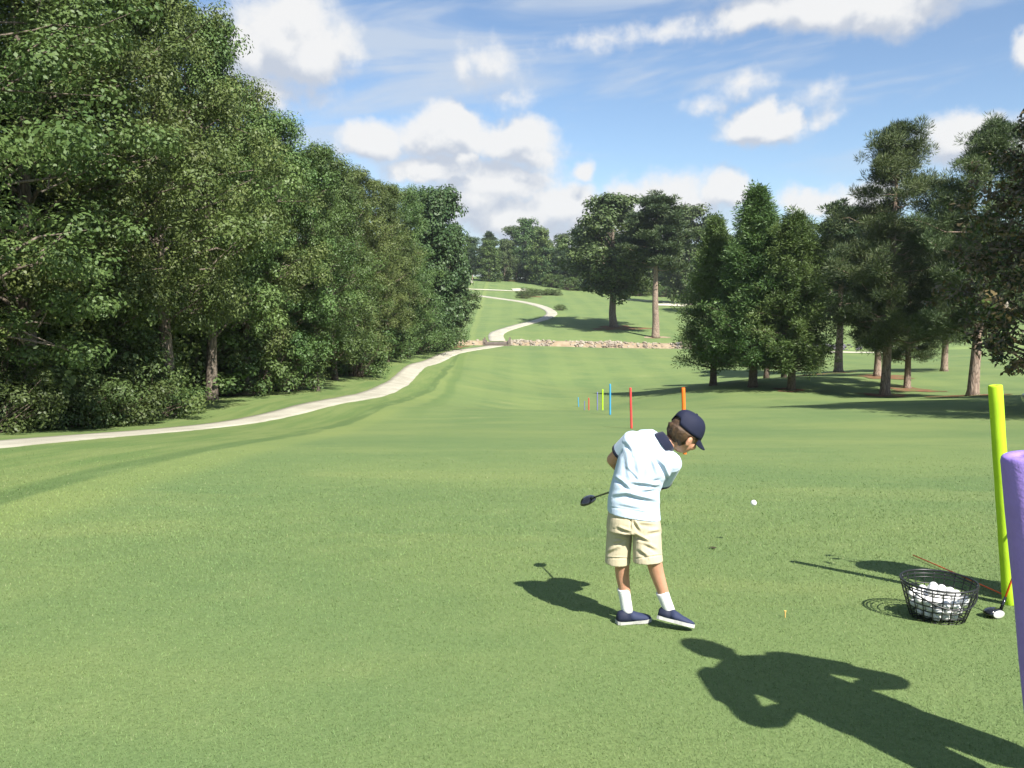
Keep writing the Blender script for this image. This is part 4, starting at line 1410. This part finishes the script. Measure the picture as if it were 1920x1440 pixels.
def fuse(mb, name, mat, voxel=0.005, smooth=4, disp=None):
    """one continuous skin over overlapping closed pieces"""
    me = mb.mesh(name, mat)
    o = bpy.data.objects.new('tmp', me); COL.objects.link(o)
    r = o.modifiers.new('r', 'REMESH'); r.mode = 'VOXEL'; r.voxel_size = voxel; r.use_smooth_shade = True
    s = o.modifiers.new('s', 'SMOOTH'); s.iterations = smooth; s.factor = 0.5
    dg = bpy.context.evaluated_depsgraph_get()
    m2 = bpy.data.meshes.new_from_object(o.evaluated_get(dg))
    bpy.data.objects.remove(o)
    m2.name = name
    m2.materials.clear(); m2.materials.append(mat)
    n = len(m2.vertices)
    if disp:
        co = np.empty(n * 3, 'f4'); m2.vertices.foreach_get('co', co); co = co.reshape(-1, 3).astype(float)
        no = np.empty(n * 3, 'f4'); m2.vertices.foreach_get('normal', no); no = no.reshape(-1, 3).astype(float)
        co = disp(co, no)
        m2.vertices.foreach_set('co', co.astype('f4').ravel())
    m2.polygons.foreach_set('use_smooth', np.ones(len(m2.polygons), bool))
    m2.update()
    return m2


def chain(mb, pts, rad, n=14, balls=True):
    pts = [Vector(p) for p in pts]
    for i in range(len(pts) - 1):
        k_ = 4
        P_ = [pts[i].lerp(pts[i + 1], t / k_) for t in range(k_ + 1)]
        R_ = [rad[i] + (rad[i + 1] - rad[i]) * t / k_ for t in range(k_ + 1)]
        mb.tube(P_, R_, n)
    if balls:
        for p, r in zip(pts, rad):
            ellipsoid(mb, p, (r * 0.985,) * 3, None, 14, 10)
    return mb


def loft(mb, rings, n=28, pw=2.3):
    """rings: (centre, half-width vector, half-depth vector)"""
    v = []; f = []
    for (c, u, w) in rings:
        for i in range(n):
            a_ = 2 * math.pi * i / n
            ca, sa = math.cos(a_), math.sin(a_)
            ca = math.copysign(abs(ca) ** (2 / pw), ca); sa = math.copysign(abs(sa) ** (2 / pw), sa)
            v.append(Vector(c) + Vector(u) * ca + Vector(w) * sa)
    for j in range(len(rings) - 1):
        for i in range(n):
            f.append((j * n + i, j * n + (i + 1) % n, (j + 1) * n + (i + 1) % n, (j + 1) * n + i))
    f.append(tuple(range(n - 1, -1, -1))); f.append(tuple((len(rings) - 1) * n + i for i in range(n)))
    mb.add(v, f)
    return mb


def folds(lines, extra=None):
    """cloth creases: valleys with soft ridges beside them, along lines given as seen from the viewer's side"""
    def fn(co, no):
        px, py = to_px(co)
        dsp = np.zeros(len(co))
        for (pl, w, amp) in lines:
            best = np.full(len(co), 1e9); sgn = np.zeros(len(co)); tt = np.zeros(len(co))
            n_ = len(pl) - 1
            for i in range(n_):
                ax_, ay_ = pl[i]; bx2, by2 = pl[i + 1]
                dx, dy = bx2 - ax_, by2 - ay_
                L2 = dx * dx + dy * dy
                t = np.clip(((px - ax_) * dx + (py - ay_) * dy) / L2, 0, 1)
                ex, ey = px - ax_ - t * dx, py - ay_ - t * dy
                dd = np.hypot(ex, ey)
                s = np.sign(dx * ey - dy * ex)
                m = dd < best
                best = np.where(m, dd, best); sgn = np.where(m, s, sgn); tt = np.where(m, (i + t) / n_, tt)
            ends = np.sin(np.pi * np.clip(tt * 0.9 + 0.05, 0, 1)) ** 0.7
            q = best / w
            dsp += 1.25 * amp * ends * (-np.exp(-q * q) + 0.75 * np.exp(-((q - 1.7) / 0.9) ** 2) * (sgn < 0))
        face = np.clip(-no[:, 1] * 1.6 + 0.2, 0, 1)
        co = co + no * (dsp * face)[:, None]
        if extra:
            co = extra(co, no)
        return co
    return fn


def shoe(root, M4, L=0.19, name='shoe', heel_mat=None):
    """local x = toe direction, origin under the ankle on the ground"""
    s = L / 0.19
    sole = [(-0.058, 0.018), (-0.045, 0.028), (-0.01, 0.029), (0.03, 0.030), (0.07, 0.037), (0.10, 0.034), (0.122, 0.022), (0.131, 0.010)]
    mb = MB(); v = []; f = []
    n = len(sole)
    for (x, w) in sole:
        for (yy, zz) in ((-w, 0.0), (w, 0.0), (w * 1.03, 0.017), (-w * 1.03, 0.017)):
            v.append(M4 @ Vector((x * s, yy * s, zz * s)))
    for j in range(n - 1):
        for i in range(4):
            f.append((j * 4 + i, j * 4 + (i + 1) % 4, (j + 1) * 4 + (i + 1) % 4, (j + 1) * 4 + i))
    f.append((3, 2, 1, 0)); f.append(tuple((n - 1) * 4 + i for i in range(4)))
    mb.add(v, f)
    sh = thing_child(name, root)
    mb.build('sole', M['sole'], sh, False)
    up = [(-0.056, 0.016, 0.050), (-0.045, 0.027, 0.066), (-0.022, 0.031, 0.070), (0.008, 0.032, 0.068), (0.035, 0.032, 0.058), (0.065, 0.034, 0.046), (0.095, 0.032, 0.038), (0.118, 0.022, 0.030), (0.127, 0.010, 0.024)]
    for part, sl_, mt in (('upper', up[3:], M['shoe']), ('heel_counter', up[:4], M['shoe_dark'])):
        v = []; f = []
        K = 13
        for (x, w, h) in sl_:
            for i in range(K):
                a_ = math.pi * i / (K - 1)
                v.append(M4 @ Vector((x * s, math.cos(a_) * w * s * (1.0 + 0.04 * math.sin(a_)), (0.017 + (h - 0.017) * math.sin(a_) ** 0.75) * s)))
        for j in range(len(sl_) - 1):
            for i in range(K - 1):
                f.append((j * K + i, j * K + i + 1, (j + 1) * K + i + 1, (j + 1) * K + i))
            f.append((j * K + K - 1, j * K, (j + 1) * K, (j + 1) * K + K - 1))
        f.append(tuple(range(K - 1, -1, -1))); f.append(tuple((len(sl_) - 1) * K + i for i in range(K)))
        MB().add(v, f).build(part, mt, sh)
    return sh


def thing_child(name, root):
    o = bpy.data.objects.new(name, None)
    o.empty_display_size = 0.05
    COL.objects.link(o)
    o.parent = root
    return o


def frame(f, up):
    f = Vector(f).normalized(); up = Vector(up); up = (up - f * up.dot(f)).normalized()
    r = f.cross(up)
    return Matrix((r, f, up)).transposed()          # columns: right, forward, up


def head_blobs(mb, c, R, s=1.0):
    e = lambda p, ax, **k_: ellipsoid(mb, Vector(c) + R @ (Vector(p) * s), tuple(q * s for q in ax), R, 20, 14, **k_)
    e((0, -0.004, 0.012), (0.070, 0.086, 0.082))
    e((0, 0.022, -0.035), (0.058, 0.060, 0.066))
    e((0, 0.048, -0.072), (0.030, 0.026, 0.022))          # chin
    e((0, 0.080, -0.028), (0.010, 0.018, 0.014))          # nose
    e((0, 0.074, -0.010), (0.008, 0.012, 0.020))
    for sx in (-1, 1):
        e((sx * 0.036, 0.052, -0.036), (0.024, 0.026, 0.022))   # cheek
        e((sx * 0.071, -0.006, -0.028), (0.008, 0.017, 0.026))  # ear
        e((sx * 0.076, -0.012, -0.020), (0.006, 0.012, 0.018))
        e((sx * 0.028, 0.072, 0.006), (0.020, 0.010, 0.006))    # brow
    e((0, 0.071, -0.052), (0.018, 0.010, 0.007))          # lips


def face_parts(root, c, R, s=1.0):
    for sx in (-1, 1):
        ellipsoid(MB(), Vector(c) + R @ (Vector((sx * 0.028, 0.075, -0.010)) * s), (0.011 * s, 0.006 * s, 0.006 * s), R, 14, 8).build('eye', M['eye'], root)
    ellipsoid(MB(), Vector(c) + R @ (Vector((0, 0.079, -0.052)) * s), (0.017 * s, 0.004 * s, 0.004 * s), R, 14, 8).build('mouth', M['lip'], root)


def cap_parts(root, c, R, s=1.0):
    cp = thing_child('cap', root)
    n = 40; m = 12
    v = []; f = []
    for j in range(m + 1):
        t = j / m
        for i in range(n):
            a_ = 2 * math.pi * i / n                  # 0 = right, pi/2 = front
            back = max(0.0, -math.sin(a_))
            z0 = 0.008 + 0.012 * back ** 2 + (0.026 if abs(a_ - 1.5 * math.pi) < 0.42 else 0.0)
            ph = t * math.pi / 2
            seam = 1 - 0.012 * (abs(math.cos(3 * a_)) ** 30)
            r = math.cos(ph) ** 0.72 * seam
            v.append(Vector(c) + R @ (Vector((math.cos(a_) * 0.0785 * r, math.sin(a_) * 0.096 * r - 0.002, z0 + (0.108 - z0) * math.sin(ph) ** 0.92)) * s))
    for j in range(m):
        for i in range(n):
            f.append((j * n + i, j * n + (i + 1) % n, (j + 1) * n + (i + 1) % n, (j + 1) * n + i))
    f.append(tuple(m * n + i for i in range(n)))
    # inner wall so that the rim has thickness
    b = len(v)
    for i in range(n):
        v.append(Vector(c) + R @ (R.transposed() @ (v[i] - Vector(c)) * 0.955))
    for i in range(n):
        f.append((i, b + i, b + (i + 1) % n, (i + 1) % n))
    MB().add(v, f).build('crown', M['cap'], cp)
    v = []; f = []
    K = 17
    for side_ in (0, 1):
        for j in range(6):
            t = j / 5
            for i in range(K):
                a_ = math.radians(22 + 136 * i / (K - 1))
                ext = 0.060 * math.sin(math.pi * i / (K - 1)) ** 0.55 * t
                x = math.cos(a_) * (0.079 + ext * 0.15); y = math.sin(a_) * 0.095 + ext
                z = 0.010 - 0.34 * ext - 0.030 * (math.cos(a_)) ** 2 * t - side_ * 0.0035
                v.append(Vector(c) + R @ (Vector((x, y, z)) * s))
    for side_ in (0, 1):
        o_ = side_ * 6 * K
        for j in range(5):
            for i in range(K - 1):
                q = (o_ + j * K + i, o_ + j * K + i + 1, o_ + (j + 1) * K + i + 1, o_ + (j + 1) * K + i)
                f.append(q if side_ == 0 else q[::-1])
    for i in range(K - 1):
        f.append((5 * K + i, 5 * K + i + 1, 11 * K + i + 1, 11 * K + i))
    MB().add(v, f).build('brim', M['cap'], cp)
    ellipsoid(MB(), Vector(c) + R @ (Vector((0, -0.002, 0.109)) * s), (0.006 * s, 0.006 * s, 0.004 * s), R, 10, 6).build('button', M['cap'], cp)
    return cp


def hair_part(root, c, R, s=1.0, low=-0.075, front=0.035, top=0.10, covered=False):
    rg = np.random.default_rng(4)
    n = 56; m = 30
    v = []; f = []
    for j in range(m + 1):
        z = low + (top - low) * j / m
        for i in range(n):
            a_ = 2 * math.pi * i / n
            zz = (z - 0.010) / 0.092
            r = math.sqrt(max(0.02, 1 - min(1, zz * zz)))
            bump = 1.05 + 0.028 * math.sin(a_ * 17 + z * 60) + 0.02 * rg.normal()
            x = math.cos(a_) * 0.074 * r; y = math.sin(a_) * 0.090 * r - 0.006
            edge = low + 0.012 * math.sin(a_ * 7) + 0.02 * max(0, math.cos(a_) ** 2 * 1.2 - 0.5)
            inside = (y > front and z < 0.05) or z < edge or (abs(x) > 0.05 and y > -0.022 and z < 0.0)
            k_ = bump if not inside else 0.90
            if covered and z > 0.004: k_ = 0.965
            v.append(Vector(c) + R @ (Vector((x * k_, y * k_, z if not inside else max(z, edge - 0.004))) * s))
    for j in range(m):
        for i in range(n):
            f.append((j * n + i, j * n + (i + 1) % n, (j + 1) * n + (i + 1) % n, (j + 1) * n + i))
    f.append(tuple(m * n + i for i in range(n)))
    return MB().add(v, f).build('hair', M['hair'], root)


def hand(mb, wrist, knuckle, curl_axis, grip_c, s=1.0, thumb_side=1):
    """palm plus five fingers curled round the grip; wrist and knuckle are points, curl_axis runs along the grip"""
    w = Vector(wrist); k_ = Vector(knuckle); ca = Vector(curl_axis).normalized(); gc = Vector(grip_c)
    chain(mb, [w, w.lerp(k_, 0.6), k_], [0.017 * s, 0.022 * s, 0.019 * s], 10)
    pd = (k_ - w).normalized()
    nrm = ca.cross(pd).normalized()
    if (gc - k_).dot(nrm) < 0: nrm = -nrm
    for i, ln_ in enumerate((0.9, 1.05, 1.0, 0.8)):
        off = ca * (0.0135 * s * (i - 1.5))
        b = k_ + off
        p1 = b + pd * 0.017 * s * ln_ + nrm * 0.007 * s
        p2 = p1 + pd * 0.004 * s + nrm * 0.018 * s * ln_
        p3 = p2 - pd * 0.014 * s + nrm * 0.008 * s * ln_
        chain(mb, [b, p1, p2, p3], [0.0078 * s, 0.0075 * s, 0.007 * s, 0.006 * s], 8)
    t0 = w.lerp(k_, 0.35) + ca * thumb_side * 0.016 * s
    chain(mb, [t0, t0 + ca * thumb_side * 0.012 * s + pd * 0.018 * s + nrm * 0.01 * s, t0 + ca * thumb_side * 0.014 * s + pd * 0.030 * s + nrm * 0.020 * s], [0.010 * s, 0.0085 * s, 0.007 * s], 8)


# ------------------------------------------------------------------ the boy, seen from behind after his swing
bo = on_ground(1215, 3.85)
boy = thing('person', (0, 0, 0), 'person in navy cap, pale blue polo and khaki shorts finishing a golf swing', 'person')
A = at
body = MB()
# legs
an_l, an_r = A(1175, 1139, 3.89), A(1253, 1140, 3.825)
chain(body, [A(1165, 985, 3.88), A(1166, 1050, 3.87), A(1167, 1078, 3.885), A(1172, 1112, 3.89), an_l], [0.046, 0.037, 0.0335, 0.026, 0.024])
chain(body, [A(1210, 985, 3.81), A(1225, 1046, 3.79), A(1231, 1072, 3.805), A(1244, 1112, 3.82), an_r], [0.048, 0.038, 0.034, 0.026, 0.024])
# trunk, neck
chain(body, [A(1189, 965, 3.845), A(1198, 915, 3.84), A(1212, 862, 3.84), A(1240, 836, 3.835)], [0.074, 0.072, 0.074, 0.042])
HC = A(1284, 811, 3.84)
HR = frame((0.72, 0.44, -0.50), (0.40, -0.05, 0.88))
HS = 0.93
chain(body, [A(1232, 842, 3.835), A(1262, 826, 3.838), HC + HR @ Vector((0, -0.015, -0.03))], [0.046, 0.037, 0.038])
head_blobs(body, HC, HR, HS)
# arms
grip = A(1196, 905, 4.075)
club_head = A(1107, 935, 4.72)
cdir = (club_head - grip).normalized()
sh_l, el_l = A(1186, 828, 3.845), A(1149, 862, 3.93)
sh_r, el_r = A(1256, 868, 3.83), A(1238, 908, 3.965)
wr_l = grip - cdir * 0.005 + Vector((-0.035, -0.035, 0.012)); wr_r = grip + cdir * 0.07 + Vector((0.040, -0.045, 0.008))
chain(body, [sh_l, el_l, el_l.lerp(wr_l, 0.35), wr_l], [0.040, 0.030, 0.028, 0.019])
chain(body, [sh_r, el_r, el_r.lerp(wr_r, 0.35), wr_r], [0.041, 0.030, 0.028, 0.019])
hand(body, wr_l, grip - cdir * 0.005 + Vector((-0.014, -0.012, 0.014)), cdir, grip, 0.82)
hand(body, wr_r, grip + cdir * 0.06 + Vector((0.016, -0.012, 0.010)), cdir, grip + cdir * 0.06, 0.82)
obj('body', fuse(body, 'body', M['skin'], 0.0042, 3), boy)
face_parts(boy, HC, HR, HS)
hair_part(boy, HC, HR, HS, covered=True)
cap_parts(boy, HC, HR, HS)


def ring_px(l, r, d, hd, tilt=0.0, dl=0.0):
    a_ = A(l[0], l[1], d - dl); b_ = A(r[0], r[1], d + dl)
    u = (b_ - a_) * 0.5
    return ((a_ + b_) * 0.5, u, Vector((0, hd, tilt)))


# polo shirt
sh = MB()
loft(sh, [ring_px((1139, 958), (1238, 973), 3.845, 0.098), ring_px((1140, 935), (1236, 950), 3.845, 0.094), ring_px((1146, 908), (1236, 922), 3.84, 0.092), ring_px((1153, 882), (1244, 900), 3.84, 0.094),
          ring_px((1160, 857), (1258, 884), 3.84, 0.094, 0.01), ring_px((1169, 836), (1268, 870), 3.84, 0.088, 0.015), ring_px((1181, 820), (1266, 858), 3.84, 0.074, 0.02), ring_px((1200, 810), (1262, 848), 3.838, 0.058, 0.02),
          ring_px((1222, 809), (1262, 843), 3.836, 0.046, 0.02)], 36, 2.5)
sl_end = sh_l.lerp(el_l, 0.60); sr_end = sh_r.lerp(el_r, 0.80)
chain(sh, [A(1192, 832, 3.842), sh_l], [0.055, 0.052])
dl_ = (el_l - sh_l).normalized(); dr_ = (el_r - sh_r).normalized()
sh.tube([sh_l - dl_ * 0.01, sh_l.lerp(sl_end, 0.5), sl_end], [0.052, 0.049, 0.046], 18)
chain(sh, [A(1240, 860, 3.838), sh_r], [0.06, 0.056])
sh.tube([sh_r - dr_ * 0.01, sh_r.lerp(sr_end, 0.5), sr_end], [0.056, 0.052, 0.047], 18)
cre = [([(1184, 909), (1208, 911), (1234, 915)], 3.6, 0.0075), ([(1150, 898), (1164, 906), (1178, 920)], 3.8, 0.007), ([(1152, 934), (1174, 930), (1200, 937), (1228, 943)], 4.2, 0.009),
       ([(1228, 862), (1241, 876), (1249, 896)], 3.2, 0.010), ([(1204, 924), (1232, 920)], 3.0, 0.005), ([(1187, 862), (1191, 895)], 5.0, 0.004), ([(1168, 852), (1173, 900)], 5.0, 0.004),
       ([(1216, 858), (1226, 890)], 4.0, 0.005), ([(1160, 950), (1200, 958)], 4.0, 0.004), ([(1236, 900), (1222, 905)], 3.0, 0.006), ([(1172, 834), (1183, 850)], 4.0, 0.005), ([(1140, 950), (1188, 958), (1238, 965)], 1.3, 0.0022), ([(1212, 838), (1203, 900)], 5.0, 0.0035), ([(1176, 880), (1196, 903)], 3.0, 0.004)]
obj('shirt', fuse(sh, 'shirt', M['polo'], 0.0032, 3, folds(cre)), boy)
# navy collar and sleeve trims
nd = (A(1280, 812, 3.84) - A(1240, 838, 3.835)).normalized()
nu = nd.cross(Vector((0, 1, 0))).normalized(); nw = nd.cross(nu)
cc_ = A(1246, 830, 3.835)
col_ = MB()
K = 30
v = []; f = []
for (t, r) in ((-0.022, 0.062), (0.0, 0.058), (0.020, 0.0505), (0.022, 0.047), (0.004, 0.050)):
    for i in range(K):
        a_ = 2 * math.pi * i / K
        v.append(cc_ + nd * t + (nu * math.cos(a_) * 0.98 + nw * math.sin(a_) * 0.86) * r)
for j in range(4):
    for i in range(K):
        f.append((j * K + i, j * K + (i + 1) % K, (j + 1) * K + (i + 1) % K, (j + 1) * K + i))
col_.add(v, f).build('collar', M['navy'], boy)
for (e_, d_v, r) in ((sl_end, dl_, 0.0465), (sr_end, dr_, 0.0475)):
    mt = Matrix.Translation(e_) @ d_v.to_track_quat('Z', 'Y').to_matrix().to_4x4()
    MB().lathe([(r, -0.012), (r + 0.002, -0.008), (r + 0.001, 0.004), (r - 0.004, 0.005), (r - 0.005, -0.006)], 24, mt).build('sleeve_trim', M['navy'], boy)
# shorts
so_ = MB()
loft(so_, [ring_px((1143, 948), (1234, 962), 3.845, 0.088), ring_px((1139, 972), (1238, 980), 3.845, 0.096), ring_px((1137, 992), (1240, 997), 3.845, 0.090)], 32, 2.5)
so_.tube([A(1163, 975, 3.865), A(1161, 1010, 3.872), A(1159, 1036, 3.876), A(1158, 1055, 3.878)], [0.060, 0.061, 0.060, 0.061], 24)
so_.tube([A(1212, 975, 3.825), A(1213, 1010, 3.812), A(1214, 1036, 3.806), A(1215, 1053, 3.802)], [0.064, 0.067, 0.068, 0.070], 24)
crs = [([(1157, 992), (1179, 1000)], 3.2, 0.007), ([(1156, 1010), (1174, 1014)], 3.0, 0.006), ([(1153, 1021), (1170, 1017)], 3.0, 0.005), ([(1183, 962), (1182, 992)], 1.8, 0.006), ([(1185, 976), (1197, 996)], 3.0, 0.007),
       ([(1190, 1005), (1214, 1018)], 3.4, 0.008), ([(1196, 1034), (1212, 1046)], 3.4, 0.006), ([(1202, 1020), (1230, 1034)], 3.4, 0.005), ([(1215, 1002), (1238, 998)], 3.4, 0.005), ([(1140, 1040), (1158, 1030)], 3.4, 0.005),
       ([(1195, 985), (1228, 988)], 4, 0.004), ([(1134, 1046), (1182, 1047)], 1.2, 0.0028), ([(1186, 1048), (1243, 1040)], 1.2, 0.0028), ([(1196, 974), (1230, 978)], 1.3, 0.004), ([(1146, 970), (1172, 973)], 1.3, 0.003)]
obj('shorts', fuse(so_, 'shorts', M['khaki'], 0.0032, 2, folds(crs)), boy)
for (l, r, d) in (((1197, 972), (1226, 976), 3.845),):
    pass
# socks and shoes
for (top, bot) in ((A(1169, 1103, 3.8895), an_l), (A(1241, 1109, 3.8195), an_r)):
    ax_ = (bot - top)
    pts = [top + ax_ * t for t in (0, 0.06, 0.3, 0.6, 1.0, 1.35)]
    MB().tube(pts, [0.0295, 0.0302, 0.0288, 0.0275, 0.0275, 0.026], 20).build('sock', M['sock'], boy)
fl = on_ground(1176, 3.885)
M4l = Matrix.Translation(fl + Vector((0, 0, 0.004))) @ Matrix.Rotation(math.radians(14), 4, 'Z')
shoe(boy, M4l, 0.178)
toe = on_ground(1290, 3.785)
f_ = Vector((0.125, -0.045, -0.018)).normalized()
u_v = Vector((0.10, 0.30, 0.92)); u_v = (u_v - f_ * u_v.dot(f_)).normalized()
s_v = u_v.cross(f_)
Rr = Matrix((f_, s_v, u_v)).transposed().to_4x4()
ank = an_r + f_ * 0.012 - u_v * 0.060
M4r = Matrix.Translation(ank) @ Rr
shoe(boy, M4r, 0.178)

# the driver in the boy's hands
butt = grip - cdir * 0.06
hos = club_head - cdir * 0.012
fwd = Vector((0.15, 0.2, 0.97)).cross(cdir)
driver('golf_driver', butt, hos, club_head + Vector((-0.012, 0.02, -0.020)), (-0.55, 0.55, -0.25), (0.25, -0.5, 0.75), 'black driver swung out to the left in the hands of the golfer', M['shaft_dark'], 1.05)

# ------------------------------------------------------------------ the grown-up beside the camera, whose shadow falls across the foreground
ax0, ay0 = 1.74, 2.02
adult = thing('person', (ax0, ay0, g(ax0, ay0)), 'person standing with hands on hips who casts the long foreground shadow', 'person', rotz=math.radians(28))
M['tee_shirt'] = simple('grey_shirt', (0.25, 0.27, 0.30), 0.85, 0.2, noise=0.08, nscale=30, sheen=0.2)
M['dark_short'] = simple('dark_shorts', (0.05, 0.055, 0.07), 0.85, 0.2, noise=0.1, nscale=30)
ab = MB()
V3 = Vector
for sx in (-1, 1):
    chain(ab, [V3((sx * 0.095, 0, 0.90)), V3((sx * 0.12, 0.015, 0.50)), V3((sx * 0.125, -0.015, 0.34)), V3((sx * 0.13, -0.01, 0.08))], [0.085, 0.056, 0.055, 0.036])
    chain(ab, [V3((sx * 0.20, 0, 1.42)), V3((sx * 0.37, -0.07, 1.15)), V3((sx * 0.33, -0.03, 1.09)), V3((sx * 0.225, 0.05, 1.03))], [0.066, 0.058, 0.056, 0.038])
    hand(ab, V3((sx * 0.225, 0.05, 1.03)), V3((sx * 0.185, 0.10, 0.99)), V3((0, -0.35, 0.9)), V3((sx * 0.12, 0.09, 0.98)), 1.0)
chain(ab, [V3((0, 0, 0.92)), V3((0, 0, 1.12)), V3((0, 0, 1.34)), V3((0, 0, 1.46))], [0.125, 0.120, 0.135, 0.07])
AHC = V3((0, 0.02, 1.645)); AHR = frame((0.05, 0.97, -0.12), (0, 0.12, 1))
chain(ab, [V3((0, 0, 1.45)), V3((0, 0.005, 1.53)), AHC + V3((0, -0.01, -0.04))], [0.062, 0.054, 0.055])
head_blobs(ab, AHC, AHR, 1.12)
obj('body', fuse(ab, 'body', M['skin'], 0.007, 3), adult)
face_parts(adult, AHC, AHR, 1.12)
hair_part(adult, AHC, AHR, 1.12, front=0.06)
ts = MB()
loft(ts, [((0, 0, 0.88), (0.205, 0, 0), (0, 0.140, 0)), ((0, 0, 1.0), (0.205, 0, 0), (0, 0.142, 0)), ((0, 0, 1.18), (0.200, 0, 0), (0, 0.138, 0)), ((0, 0, 1.34), (0.215, 0, 0), (0, 0.122, 0)), ((0, 0, 1.43), (0.185, 0, 0), (0, 0.10, 0)), ((0, 0, 1.485), (0.085, 0, 0), (0, 0.07, 0))], 30, 2.4)
for sx in (-1, 1):
    ts.tube([(sx * 0.15, 0, 1.42), (sx * 0.20, -0.003, 1.405), (sx * 0.32, -0.045, 1.25)], [0.078, 0.080, 0.074], 18)
obj('shirt', fuse(ts, 'shirt', M['tee_shirt'], 0.008, 3), adult)
ds = MB()
loft(ds, [((0, 0, 1.0), (0.16, 0, 0), (0, 0.118, 0)), ((0, 0, 0.88), (0.178, 0, 0), (0, 0.125, 0)), ((0, 0, 0.80), (0.18, 0, 0), (0, 0.118, 0))], 30, 2.4)
for sx in (-1, 1):
    ds.tube([(sx * 0.09, 0, 0.86), (sx * 0.105, 0.005, 0.70), (sx * 0.118, 0.01, 0.52)], [0.102, 0.105, 0.104], 20)
obj('shorts', fuse(ds, 'shorts', M['dark_short'], 0.008, 2), adult)
for sx in (-1, 1):
    MB().tube([(sx * 0.128, -0.012, 0.20), (sx * 0.13, -0.01, 0.05)], [0.042, 0.040], 18).build('sock', M['sock'], adult)
    shoe(adult, Matrix.Translation((sx * 0.13, 0.0, 0.0)) @ Matrix.Rotation(math.pi / 2 - sx * 0.15, 4, 'Z'), 0.285)
# ------------------------------------------------------------------ summer haze over the valley
HZ = 0.00020
zlo = float(ZZ[(YY < 1200)].min()) - 1.0
mh = bpy.data.materials.new('haze_air')
mh.use_nodes = True
mh.node_tree.nodes.clear()
Th = NT(mh.node_tree)
pv = Th.n('ShaderNodeVolumePrincipled', {'Color': (0.86, 0.92, 1.0, 1), 'Density': HZ, 'Anisotropy': 0.3})
ho = Th.n('ShaderNodeOutputMaterial')
Th.t.links.new(pv.outputs[0], ho.inputs['Volume'])
hb = MB().box((0, 4000, (zlo + 45.0) / 2), (24000, 8500, 45.0 - zlo))
hz = hb.build('haze', mh, None, False)
tag(hz, 'thin pale summer haze in the air over the valley', 'haze', kind='stuff')
